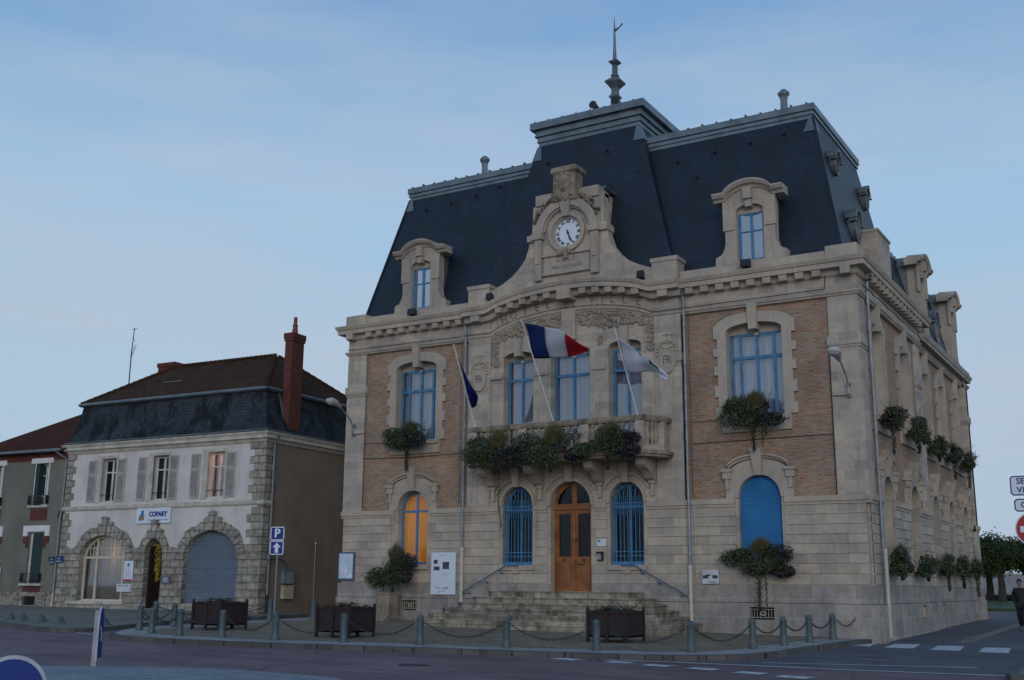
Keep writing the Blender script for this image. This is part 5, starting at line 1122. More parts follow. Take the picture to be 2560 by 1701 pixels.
# ================================================================== STREET FURNITURE
BG = 'green grey bollards along the forecourt kerb'
def make_bollard():
    t = thing('bollard', 'x', 'bollard', group=BG)
    m = MB(); m.lathe((0, 0, 0), [(.115, 0), (.118, .06), (.10, .12), (.088, .30), (.092, .46), (.102, .54), (.102, .56), (.085, .565), (.085, .585), (.098, .59), (.098, .61), (.088, .615)], 14); m.build('post', BOLL, t, 40, local=True)
    m = MB(); m.lathe((0, 0, .61), [(.078, 0), (.090, .03), (.088, .07), (.065, .105), (.035, .122), (.005, .126)], 14); m.build('knob', BOLL, t, 60, local=True); return t
proto = make_bollard(); used = False
def bollard(x, y, label, lean=0):
    global used
    t = proto if not used else copy_tree(proto); used = True
    t.location = (x, y, gz(x, y)+.004); t['label'] = label; t.rotation_euler = (lean*.02, lean*.015, 0); return t
BP = [(-9.2, -10.16, 'bollard at the left corner of the forecourt kerb, leftmost of the chained row'), (-7.79, -10.93, 'bollard just right of the leftmost one of the chained row'), (-6.31, -11.25, 'bollard to the left of the leftmost brown planter'),
      (-5.01, -10.93, 'bollard standing in front of the leftmost brown planter'), (-3.05, -10.95, 'bollard standing between the leftmost and the middle brown planter'), (-1.11, -10.48, 'bollard standing in front of the middle brown planter'),
      (.91, -9.91, 'bollard in front of the stone pedestal and the left end of the steps'), (3.29, -9.58, 'bollard in front of the middle of the town hall steps'), (5.46, -8.96, 'bollard in front of the rightmost brown planter'), (7.53, -8.06, 'nearest bollard, in front of the right downpipe'),
      (8.30, -5.87, 'bollard in front of the cellar vent under the blue shutter'), (8.59, -4.29, 'bollard second after the cellar vent, towards the side street'), (8.79, -2.67, 'bollard third after the cellar vent, near the wall'), (8.96, -.93, 'rightmost bollard, nearest the corner of the town hall')]
for i, (x, y, l) in enumerate(BP): bollard(x, y, l, (i*37 % 5-2)*.5)
for x, y, l in ((-11.61, -7.43, 'bollard behind the chained row at the far left, faint in front of the house door'), (-9.82, -8.26, 'bollard left of the leftmost brown planter, standing farther back'), (-10.51, -3.17, 'bollard standing by the parking sign post at the corner of the house'), (-9.36, -2.17, 'bollard just left of the middle brown planter, far back by the brown wall')): bollard(x, y, l)
def chain(a, b, label, sag=.34):
    """links hung between two points"""
    a, b = Vector(a), Vector(b); L = (b-a).length; n = max(6, int(L/.075)); o = thing('chain', label, 'chain', tuple(a), 0, 'chains hung between the bollards'); m = MB()
    for i in range(n):
        def P(t): q = a.lerp(b, t); q.z -= sag*4*t*(1-t); return q
        p, q = P(i/n), P((i+1)/n); t = (q-p).normalized(); c = (p+q)/2; s = t.cross(Vector((0, 0, 1))).normalized(); s = s if i % 2 else t.cross(s).normalized()
        h = (q-p).length*.66; wd = .024; ring = []
        pts = [c-t*h-s*wd*.5, c-t*h*.6-s*wd, c+t*h*.6-s*wd, c+t*h-s*wd*.5, c+t*h+s*wd*.5, c+t*h*.6+s*wd, c-t*h*.6+s*wd, c-t*h+s*wd*.5]
        nn = t.cross(s); rr = .0085; rings = []
        for k, v in enumerate(pts):
            od = (v-c).normalized(); rings.append([tuple(v+nn*rr), tuple(v+od*rr), tuple(v-nn*rr), tuple(v-od*rr)])
        m.loft(rings, loop=True)
    m.build('links', CHAIN, o, split=False)
names = ['leftmost bollards', 'second and third bollards from the left', 'bollards at the left end of the leftmost planter', 'bollards before the gap left of the middle planter', 'bollards at the left of the middle planter', 'bollards across the right half of the middle planter', 'bollards left of the steps', 'bollards before the left part of the steps', 'bollards before the rightmost planter and the right downpipe', 'nearest bollard and the one before the cellar vent', 'bollards just right of the cellar vent', 'bollards two places right of the cellar vent', 'last two bollards at the right']
for i in range(len(BP)-1):
    (x0, y0, _), (x1, y1, _) = BP[i], BP[i+1]; d = Vector((x1-x0, y1-y0)).normalized()*.10
    chain((x0+d.x, y0+d.y, gz(x0, y0)+.57), (x1-d.x, y1-d.y, gz(x1, y1)+.57), 'sagging steel chain between the '+names[i], .34 if Vector((x1-x0, y1-y0)).length > 1.9 else .22)
chain((9.05, -.84, gz(9, -.9)+.57), (9.42, -.10, .60), 'short steel chain from the rightmost bollard to the town hall wall', .22)
chain((-9.25, -10.06, gz(-9, -10)+.57), (-9.78, -8.36, gz(-10, -8)+.57), 'steel chain running back from the leftmost chained bollard', .3)
chain((-11.55, -7.4, .66), (-10.55, -3.25, .68), 'long steel chain far back in front of the corner house', .34)
for x, y, l in ((-17.54, -8.61, 'low grey cone stud on the left pavement, leftmost of the row'), (-16.67, -8.75, 'low grey cone stud on the left pavement, second of the row'), (-15.44, -8.92, 'low grey cone stud on the left pavement, third of the row'), (-14.25, -9.08, 'low grey cone stud on the left pavement, fourth of the row'), (-12.3, -8.9, 'low grey cone stud behind the white roundabout post')):
    m = MB(); z = gz(x, y)+.004; m.lathe((x, y, z), [(.20, 0), (.20, .02), (.15, .06), (.11, .16), (.06, .22), (.01, .24)], 12); m.build('bollard_stud', BOLL, None, 40); o = bpy.context.scene.collection.objects[-1]; tag(o, l, 'stud', 'low cone studs on the left pavement')

# planters
PG = 'brown timber planters on the forecourt'
def planter(x, y, rz, label, seed, sx=1.0, red=True):
    t = thing('planter', label, 'planter', (x, y, gz(x, y)+.01), rz, PG); lm = lambda m, n, mt, **k: m.build(n, mt, t, local=True, **k)
    hw, hd, z0, z1 = .57*sx, .55, .13, .80
    m = MB(); m.box(-hw, hw, -hd, -hd+.04, z0, z1); m.box(-hw, hw, hd-.04, hd, z0, z1); m.box(-hw, -hw+.04, -hd, hd, z0, z1); m.box(hw-.04, hw, -hd, hd, z0, z1); m.box(-hw, hw, -hd, hd, z0, z0+.04); m.box(-hw+.03, hw-.03, -hd+.03, hd-.03, z0+.04, z1-.05)
    for k in range(1, 5): m.box(-hw-.004, hw+.004, -hd-.006, -hd, z0+k*.134-.004, z0+k*.134+.004) if 0 else 0
    lm(m, 'box', PLANTER, split=False)
    m = MB()
    for a in (-hw, hw):
        for b in (-hd, hd): m.box(a-.035, a+.035, b-.035, b+.035, 0, z1+.02)
    for b in (-hd, hd): m.box(-.04, .04, b-.035, b+.035, 0, z1)
    m.box(-hw-.03, hw+.03, -hd-.03, -hd, z1-.05, z1+.01); m.box(-hw-.03, hw+.03, hd, hd+.03, z1-.05, z1+.01); m.box(-hw-.03, -hw, -hd, hd, z1-.05, z1+.01); m.box(hw, hw+.03, -hd, hd, z1-.05, z1+.01); lm(m, 'frame', PLANTER, split=False)
    for a in (-hw, hw):
        for b in (-hd, hd): m = MB(); m.blob((a, b, z1+.06), (.045, .045, .05)); lm(m, 'knob', PLANTER, smooth=60)
    rnd = random.Random(seed); pl = thing('bedding_plants', 'low '+('red and green' if red else 'purple and green')+' bedding plants in the '+label.split(' planter')[0].replace('brown timber', '').strip()+' planter', 'plants', (x, y, gz(x, y)+.75), rz, 'bedding plants in the planters')
    pl['kind'] = 'stuff' if False else 'thing'; del pl['kind']
    def q(i):
        px, py = rnd.uniform(-hw+.05, hw-.05), rnd.uniform(-hd+.05, hd-.05); pz = rnd.random()**1.5*.14*(1+.5*math.sin(px*9+seed)); s = rnd.uniform(.02, .045); a, b = rnd.uniform(0, 2*PI), rnd.uniform(-1, 1)
        d1 = Vector((math.cos(a), math.sin(a), b*.6))*s; d2 = Vector((-math.sin(a), math.cos(a), .5*b))*s*.7; c = Vector((px, py, pz)); return [tuple(c-d1), tuple(c+d2), tuple(c+d1), tuple(c-d2)]
    addquads(q, 1500, LEAF, 'foliage', pl, True)
    addquads(lambda i: [tuple(Vector(p)+Vector((0, 0, .05))) for p in q(i)], 110, FLOWER if red else FLOWERP, 'flower_head', pl, True)
planter(-7.75, -8.35, 0, 'leftmost brown timber planter with flowers, in front of the grey roller shutter', 1)
planter(-2.48, -8.75, 0, 'middle brown timber planter with flowers, left of the steps', 2)
planter(4.45, -5.80, 0, 'rightmost dark timber planter with flowers, in front of the steps', 3, 1.0, False)
# parking sign
t = thing('parking_sign', 'blue parking sign with a P above a straight arrow on a grey post', 'road sign', (-12.55, -.75, gz(-12.5, -.7)))
m = MB(); m.tube([(-12.55, -.75, .2), (-12.55, -.75, 3.62)], .035, 8); m.build('post', PIPE, t, 40)
SF = lambda u, d, z: (-12.55+u*math.cos(R(27))+d*math.sin(R(27)), -.80-d*math.cos(R(27))+u*math.sin(R(27)), z)
for z0, z1 in ((3.10, 3.62), (2.55, 3.08)):
    m = MB(SF); m.prism([(-.27, z0+.04), (-.23, z0), (.23, z0), (.27, z0+.04), (.27, z1-.04), (.23, z1), (-.23, z1), (-.27, z1-.04)], [], 0, .02); p = m.build('sign_panel', WHITE_SIGN, t)
    m = MB(SF); m.box(-.235, .235, .02, .024, z0+.035, z1-.035); m.build('blue_field', SIGNBLUE, p)
    if z0 > 3: text('P', .46, SF, (0, .024, 3.36), WHITE_SIGN, 'lettering', p, .006, bold=.012)
    else: m = MB(SF); m.prism([(-.065, 2.62), (.065, 2.62), (.065, 2.83), (.16, 2.83), (0, 3.01), (-.16, 2.83), (-.065, 2.83)], [], .024, .03); m.build('arrow', WHITE_SIGN, p)
t = thing('slim_pole', 'thin grey pole with a round cap against the brown house wall', 'pole', (-11.2, -.2, .2)); t.location = toW((-.25, 3.35, .3)); INV[t.name] = Matrix.Translation(t.location).inverted()
m = MB(lambda x, y, z: toW((x, y, z))); m.tube([(-.25, 3.35, .1), (-.25, 3.35, 3.15)], .022, 6); m.build('post', PIPE, t); m = MB(lambda x, y, z: toW((x, y, z))); m.blob((-.25, 3.35, 3.17), (.04, .04, .05)); m.build('cap', WHITE, t, 60)
# roundabout marker posts
def balise(x, y, ang, label, h=1.16):
    z = gz(x, y)-.04; F = lambda u, d, w_: (x+u*math.cos(ang)+d*math.sin(ang), y+u*math.sin(ang)-d*math.cos(ang), z+w_); t = thing('traffic_marker', label, 'road sign', (x, y, z), ang)
    def shp(r_, b): return [(-r_, b), (r_, b), (r_, h-.32)]+[(r_*math.cos(a), h-.32+r_*math.sin(a)) for a in [PI*i/16 for i in range(1, 16)]]+[(-r_, h-.32)]
    m = MB(F); m.prism(shp(.32, .12), [], .0, .035); p = m.build('panel', plain('pale_grey_rim', (.36, .40, .45), .5), t)
    m = MB(F); m.prism(shp(.285, .16), [], .035, .040); m.build('blue_field', SIGNBLUE, p)
    m = MB(F); c, s_ = math.cos(R(-45)), math.sin(R(-45))
    m.prism([(u*c-v*s_, .62+u*s_+v*c) for u, v in ((-.2, -.04), (.05, -.04), (.05, -.12), (.22, 0), (.05, .12), (.05, .04), (-.2, .04))], [], .040, .045); m.build('arrow', WHITE_SIGN, p)
    m = MB(F); m.box(-.07, .07, -.10, -.001, -.05, h-.08); m.build('post', plain('white_plastic_post', (.30, .32, .32), .5), t)
balise(-.99, -18.3, R(133), 'white roundabout marker post with blue face seen almost edge on')
balise(8.22, -26.78, R(50), 'blue round topped roundabout marker with pale rim, nearest the camera at the lower left')
bpy.data.objects['traffic_marker'].rotation_euler.z = 0; bpy.data.objects['traffic_marker.001'].rotation_euler.z = 0
for o_ in ('traffic_marker', 'traffic_marker.001'):
    o = bpy.data.objects[o_]
    o.rotation_euler.z = R(133) if o_ == 'traffic_marker' else R(50)
# no entry sign and direction boards
sx_, sy_ = 15.12, -7.05; zg = gz(sx_, sy_); NF = lambda u, d, z: (sx_+u*math.cos(R(5))+d*math.sin(R(5)), sy_+u*math.sin(R(5))-d*math.cos(R(5)), z)
t = thing('no_entry_sign', 'round red no entry sign on a post at the right edge', 'road sign', (sx_, sy_, zg)); m = MB(NF); m.tube([(.05, -.05, zg), (.05, -.05, 4.0)], .04, 8); m.build('post', PIPE, t, 40)
CZ = 2.70
m = MB(NF); m.prism([(.375*math.cos(2*PI*i/40), CZ+.375*math.sin(2*PI*i/40)) for i in range(40)], [], 0, .03); p = m.build('sign_panel', WHITE_SIGN, t)
m = MB(NF); m.prism([(.35*math.cos(2*PI*i/40), CZ+.35*math.sin(2*PI*i/40)) for i in range(40)], [], .03, .034); m.build('red_field', SIGNRED, p); m = MB(NF); m.box(-.27, .27, .034, .039, CZ-.065, CZ+.065); m.build('white_bar', WHITE_SIGN, p)
for nm, z0, z1, lines, lab in (('direction_sign', 3.43, 3.86, ('SE', 'VI'), 'upper white direction board with blue border, cut by the right edge'), ('direction_sign', 3.08, 3.36, ('C',), 'lower small white direction board with blue border at the right edge')):
    u0, u1 = (-.40, 1.15) if z0 > 3.3 else (-.35, 1.15); t2 = thing(nm, lab, 'road sign', NF((u0+u1)/2, 0, z0), 0, 'direction boards on the no entry post')
    rr = lambda e, r_: [(u0+e+r_, z0+e), (u1-e-r_, z0+e), (u1-e, z0+e+r_), (u1-e, z1-e-r_), (u1-e-r_, z1-e), (u0+e+r_, z1-e), (u0+e, z1-e-r_), (u0+e, z0+e+r_)]
    m = MB(NF); m.prism(rr(0, .05), [], 0, .03); p = m.build('sign_panel', plain('navy_sign_border', (.01, .03, .14)), t2); m = MB(NF); m.prism(rr(.028, .035), [], .03, .034); m.build('white_field', WHITE_SIGN, p)
    for i, s in enumerate(lines): text(s, .18, NF, (u0+.13, .034, (z0+z1)/2+(.095-.19*i if len(lines) > 1 else 0)), plain('navy_letter', (.01, .03, .14)), 'lettering', p, .004, align='LEFT', bold=.004)
# notice boards on the town hall
def board(u0, u1, z0, z1, label, nm, cat, frame=None, d=.1, th=.05):
    t = thing(nm, label, cat, FR((u0+u1)/2, d, z0)); m = MB(FR); m.box(u0, u1, d, d+th, z0, z1); m.build('panel', frame or WHITE_SIGN, t); return t
GP = plain('grey_print', (.25, .28, .33)); BP_ = plain('blue_print', (.03, .06, .20)); DP = plain('dark_photo', (.06, .05, .07), .5, 0, .8, 18)
t = board(-9.98, -9.22, 1.60, 2.64, 'glazed notice case with a blue frame at the left corner of the town hall', 'notice_case', 'notice board', plain('blue_steel_frame', (.06, .10, .22), .5))
m = MB(FR); m.box(-9.93, -9.27, .15, .156, 1.66, 2.58); pn = m.build('paper', plain('pale_paper', (.50, .58, .66), .3), t); m = MB(FR)
for k in range(3): m.box(-9.86+.2*k, -9.72+.2*k, .156, .158, 1.72, 2.0)
m.box(-9.84, -9.70, .156, .158, 2.28, 2.285); m.box(-9.5, -9.4, .156, .158, 2.12, 2.125); m.build('sheet', plain('white_paper', (.60, .65, .72)), pn, split=False)
t = board(-5.66, -4.60, 1.11, 2.59, 'tall white information panel with small photographs and a blue route map', 'information_board', 'notice board', th=.04)
q = lambda u, z: (-5.66+1.06*u/1000, 2.59-1.48*z/1400)
for a in ((110, 250, 270, 380), (110, 470, 350, 600), (480, 320, 740, 560)):
    m = MB(FR); (x0, z0), (x1, z1) = q(a[0], a[1]), q(a[2], a[3]); m.box(x0, x1, .14, .144, z1, z0); m.build('photograph', DP, t)
m = MB(FR)
for pts in ([(200, 1110), (300, 1200), (400, 1190)], [(430, 1190), (560, 1180), (720, 1165)], [(460, 1300), (560, 1260), (720, 1175)], [(260, 1340), (410, 1300)]):
    for a, b in zip(pts[:-1], pts[1:]): A, B = q(*a), q(*b); dx, dz = B[0]-A[0], B[1]-A[1]; l_ = math.hypot(dx, dz); n_ = (-dz/l_*.010, dx/l_*.010); m.prism([(A[0]-n_[0], A[1]-n_[1]), (B[0]-n_[0], B[1]-n_[1]), (B[0]+n_[0], B[1]+n_[1]), (A[0]+n_[0], A[1]+n_[1])], [], .14, .144)
m.build('route_line', BP_, t, split=False); m = MB(FR)
for a in ((300, 90, 620, 110), (500, 690, 740, 700), (480, 730, 740, 740), (500, 770, 700, 778)): (x0, z0), (x1, z1) = q(a[0], a[1]), q(a[2], a[3]); m.box(x0, x1, .14, .143, z1, z0)
random.seed(8)
for k in range(22): (x0, z0) = q(random.uniform(250, 650), random.uniform(800, 1080)); m.box(x0, x0+random.uniform(.01, .12), .14, .143, z0, z0+.004)
m.build('small_print', plain('faint_print', (.38, .42, .50)), t, split=False)
t = board(4.73, 5.27, 1.54, 1.96, 'small white plaque with dark photographs right of the right downpipe', 'information_plaque', 'plaque', plain('offwhite_plaque', (.50, .52, .55)), th=.03)
m = MB(FR)
for a, b, c, e in ((4.75, 4.86, 1.70, 1.80), (4.86, 4.93, 1.70, 1.82), (4.90, 5.0, 1.775, 1.82), (5.07, 5.24, 1.70, 1.80)): m.box(a, b, .13, .134, c, e)
m.build('photograph', plain('dark_print', (.03, .045, .06), .5, 0, .5, 25), t, split=False); m = MB(FR); m.box(4.95, 5.17, .13, .134, 1.575, 1.60); m.build('red_strip', plain('dark_red_print', (.14, .03, .04)), t); m = MB(FR)
for k in range(3): m.box(4.76, 5.0+.1*k, .13, .132, 1.90-.04*k, 1.905-.04*k)
m.build('small_print', GP, t, split=False)
t = board(1.03, 1.34, 2.74, 2.97, 'small white plate with a blue flag mark right of the front door', 'wall_plate', 'plaque', th=.02, d=.06); m = MB(FR); m.box(1.06, 1.15, .08, .083, 2.88, 2.94); m.build('blue_flag', BP_, t); m = MB(FR)
for k in range(5): m.box(1.18 if k < 2 else 1.06, 1.30, .08, .082, 2.925-.035*k, 2.93-.035*k)
m.build('small_print', GP, t, split=False)
t = thing('letter_box', 'grey letter box with a dark hood on the wall right of the front door', 'letter box', FR(1.14, .06, 2.27)); m = MB(FR); m.box(1.05, 1.22, .06, .15, 2.30, 2.50); m.build('box', plain('grey_box', (.24, .23, .23)), t); m = MB(FR); m.box(1.03, 1.25, .06, .18, 2.50, 2.56); m.box(1.22, 1.26, .06, .18, 2.26, 2.56); m.box(1.08, 1.25, .06, .17, 2.26, 2.30); m.build('hood', BLACK, t)
# floodlights
FG = 'black floodlights on the cornice'
for x, y, z, l in ((-6.68, -.32, 11.60, 'black floodlight on the cornice below the left dormer'), (6.62, -.32, 11.60, 'black floodlight on the cornice below the right dormer'), (-3.1, -.42, 11.72, 'black floodlight on the cornice left of the clock gable'), (2.95, -.42, 11.72, 'black floodlight on the cornice right of the clock gable')):
    t = thing('floodlight', l, 'floodlight', (x, y, z), 0, FG); m = MB(); a = 1 if abs(x) > 5 else .7
    m.loft([[(x-.13*a, y+.10, z-.06), (x+.13*a, y+.10, z-.06), (x+.13*a, y+.12, z+.14), (x-.13*a, y+.12, z+.14)], [(x-.17*a, y-.14, z-.05), (x+.17*a, y-.14, z-.05), (x+.17*a, y-.08, z+.2), (x-.17*a, y-.08, z+.2)]]); m.build('housing', BLACK, t); m = MB(); m.box(x-.02, x+.02, y+.02, y+.25, z-.12, z-.04); m.build('bracket', IRON, t)
# street lamps
def lamp(x, sgn, label):
    t = thing('street_lamp', label, 'street lamp', (x, 0, 7.3), 0, 'bracket street lamps on the front corners'); m = MB(FR)
    m.tube([(x+.0, .06, 7.12), (x, .12, 7.12), (x, .16, 7.2), (x, .16, 7.52), (x, .30, 7.70), (x-.02, .70, 8.0), (x-.04, .92, 8.14)], .026, 7); m.box(x-.05, x+.05, 0, .12, 7.08, 7.16); m.box(x-.05, x+.05, 0, .14, 7.44, 7.54); m.build('arm', PIPE, t, 40)
    m = MB(FR); m.loft([[(x-.04+r_*math.cos(2*PI*i/12), d, z+r_*.62*math.sin(2*PI*i/12)) for i in range(12)] for r_, d, z in ((.05, .82, 8.08), (.09, .92, 8.13), (.11, 1.05, 8.18), (.19, 1.20, 8.24), (.21, 1.42, 8.28), (.15, 1.58, 8.28), (.04, 1.64, 8.27))]); m.build('lamp_head', plain('pale_lamp_housing', (.42, .42, .40), .5), t, 50)
    m = MB(FR); m.blob((x-.04, 1.40, 8.20), (.16, .20, .09), 12, 6); m.build('lamp_glass', plain('lamp_glass', (.30, .32, .34), .15), t, 60)
    m = MB(FR); m.tube([(x, .14, 7.14), (x-(.3 if x > 0 else -.3), .04, 7.16), (x-(.5 if x > 0 else -.5), .03, 7.17)], .012, 4); m.build('cable', IRON, t)
lamp(-9.55, -1, 'grey swan neck street lamp on the left corner pier of the town hall'); lamp(9.60, 1, 'grey swan neck street lamp on the right corner pier of the town hall')
# stone pedestal
t = thing('stone_pedestal', 'weathered square stone pedestal under the left lower flower display', 'pedestal', (-7.15, -.7, .12)); m = MB(); m.box(-7.46, -6.86, -1.0, -.42, .38, 1.10); m.box(-7.50, -6.82, -1.04, -.38, 1.10, 1.16); m.build('shaft', MOSSY, t); m = MB(); m.loft([[(-7.62, -1.16, .05), (-6.70, -1.16, .05), (-6.70, -.26, .05), (-7.62, -.26, .05)], [(-7.58, -1.12, .28), (-6.74, -1.12, .28), (-6.74, -.30, .28), (-7.58, -.30, .28)], [(-7.46, -1.0, .38), (-6.86, -1.0, .38), (-6.86, -.42, .38), (-7.46, -.42, .38)]]); m.build('base', MOSSY, t)

# ================================================================== FLAGS
def flag(name, label, base, tip, T, B, colors, extra=None, ny=14, nx=24):
    t = thing(name, label, 'flag', base, 0, 'flags on poles at the balcony'); m = MB(); m.tube([base, tip], [.028, .022], 6); m.build('pole', WHITE, t, 40); m = MB(); m.blob(tip, (.035, .035, .05)); m.build('finial', PIPE, t, 60)
    def C(P, s):
        s = min(.9999, max(0, s)); k = s*(len(P)-1); i = int(k); f = k-i; pts = [Vector(P[max(0, min(len(P)-1, j))]) for j in (i-1, i, i+1, i+2)]
        a, b, c, d = pts; return .5*((2*b)+(-a+c)*f+(2*a-5*b+4*c-d)*f*f+(-a+3*b-3*c+d)*f**3)
    def S(s, v):
        p = C(T, s).lerp(C(B, s), v); p.y += .10*math.sin(s*9+v*2.2)*s*(1-.3*v)+.05*math.sin(v*6+s*4); return p
    for nm, s0, s1, mt in colors:
        m = MB(); n = max(4, int(nx*(s1-s0))); rows = [[tuple(S(s0+(s1-s0)*i/n, j/ny)) for j in range(ny+1)] for i in range(n+1)]; m.loft(rows, closed=False, caps=False); o = m.build(nm, mt, t, 80)
        o.modifiers.new('thickness', 'SOLIDIFY').thickness = .004
    if extra:
        for nm, mt, s0, s1, v0, v1 in extra:
            m = MB(); rows = [[tuple(S(s0+(s1-s0)*i/4, v0+(v1-v0)*j/4)+Vector((0, -.012, 0))) for j in range(5)] for i in range(5)]; m.loft(rows, closed=False, caps=False); m.build(nm, mt, t, 80)
    return t
def cloth(name, col):
    m, nt, bs = newmat(name); bs.inputs['Base Color'].default_value = (*col, 1); bs.inputs['Roughness'].default_value = .8; bs.inputs['Specular IOR Level'].default_value = .1
    tr = nt.nodes.new('ShaderNodeBsdfTranslucent'); tr.inputs[0].default_value = (*col, 1); mx = nt.nodes.new('ShaderNodeMixShader'); mx.inputs[0].default_value = .35; o = nt.nodes['Material Output']
    nt.links.new(bs.outputs[0], mx.inputs[1]); nt.links.new(tr.outputs[0], mx.inputs[2]); nt.links.new(mx.outputs[0], o.inputs[0]); return m
CB_, CWH, CR_ = cloth('navy_cloth', (.02, .045, .17)), cloth('white_cloth', (.72, .73, .78)), cloth('red_cloth', (.55, .03, .05))
flag('tricolour_flag', 'blue white and red flag streaming from the middle balcony pole', (.02, -1.18, 6.72), (-.06, -3.35, 10.03), [(-.04, -3.1, 9.88), (.38, -3.2, 9.77), (.64, -3.05, 9.69), (1.27, -3.2, 9.5), (1.63, -3.3, 9.27), (1.95, -3.15, 9.0), (2.27, -3.0, 8.81)], [(-.05, -2.45, 8.81), (.26, -2.5, 8.77), (.48, -2.35, 8.79), (.91, -2.55, 8.73), (1.25, -2.5, 8.75), (1.75, -2.6, 8.74), (2.02, -2.7, 8.74)], [('blue_stripe', 0, .33, CB_), ('white_stripe', .33, .64, CWH), ('red_stripe', .64, 1, CR_)])
flag('white_flag', 'white flag with a small blue and green emblem drooping from the right balcony pole', (3.12, -1.18, 6.72), (3.12, -2.95, 9.50), [(3.17, -2.75, 9.12), (3.6, -2.85, 8.81), (3.85, -2.7, 8.55), (4.24, -2.8, 8.31), (4.49, -2.7, 8.07), (4.8, -2.6, 7.77)], [(3.17, -2.1, 8.13), (3.51, -2.2, 8.01), (3.92, -2.3, 8.04), (4.23, -2.4, 7.96), (4.46, -2.5, 7.78), (4.79, -2.6, 7.62)], [('white_cloth', 0, 1, CWH)], [('emblem', cloth('navy_emblem', (.01, .05, .2)), .60, .63, .02, .42), ('emblem', cloth('teal_emblem', (.02, .2, .25)), .635, .67, .05, .4), ('emblem', cloth('green_emblem', (.03, .25, .12)), .68, .80, .1, .38), ('emblem', cloth('red_emblem', (.2, .03, .1)), .40, .46, .0, .06)])
eu = flag('blue_flag', 'dark blue furled flag with gold stars hanging from the left balcony pole', (-3.12, -1.18, 6.72), (-3.12, -2.74, 9.62), [(-3.10, -2.5, 9.21), (-2.83, -2.55, 8.66), (-2.67, -2.4, 8.28), (-2.4, -2.45, 7.91), (-2.35, -2.3, 7.66)], [(-3.12, -1.5, 7.53), (-3.01, -1.6, 7.5), (-2.88, -1.7, 7.53), (-2.68, -1.9, 7.58), (-2.48, -2.1, 7.67)], [('blue_cloth', 0, 1, cloth('deep_blue_cloth', (.008, .022, .17)))])
m = MB(FR); GO = plain('gold_star', (.55, .30, .03))
for u, d, z in ((-2.74, 2.42, 8.15), (-2.72, 2.2, 7.75)): m.prism([(u+(.055 if k % 2 == 0 else .022)*math.sin(PI*k/5), z+(.055 if k % 2 == 0 else .022)*math.cos(PI*k/5)) for k in range(10)], [], d+.18, d+.19)
m.build('gold_star', GO, eu)

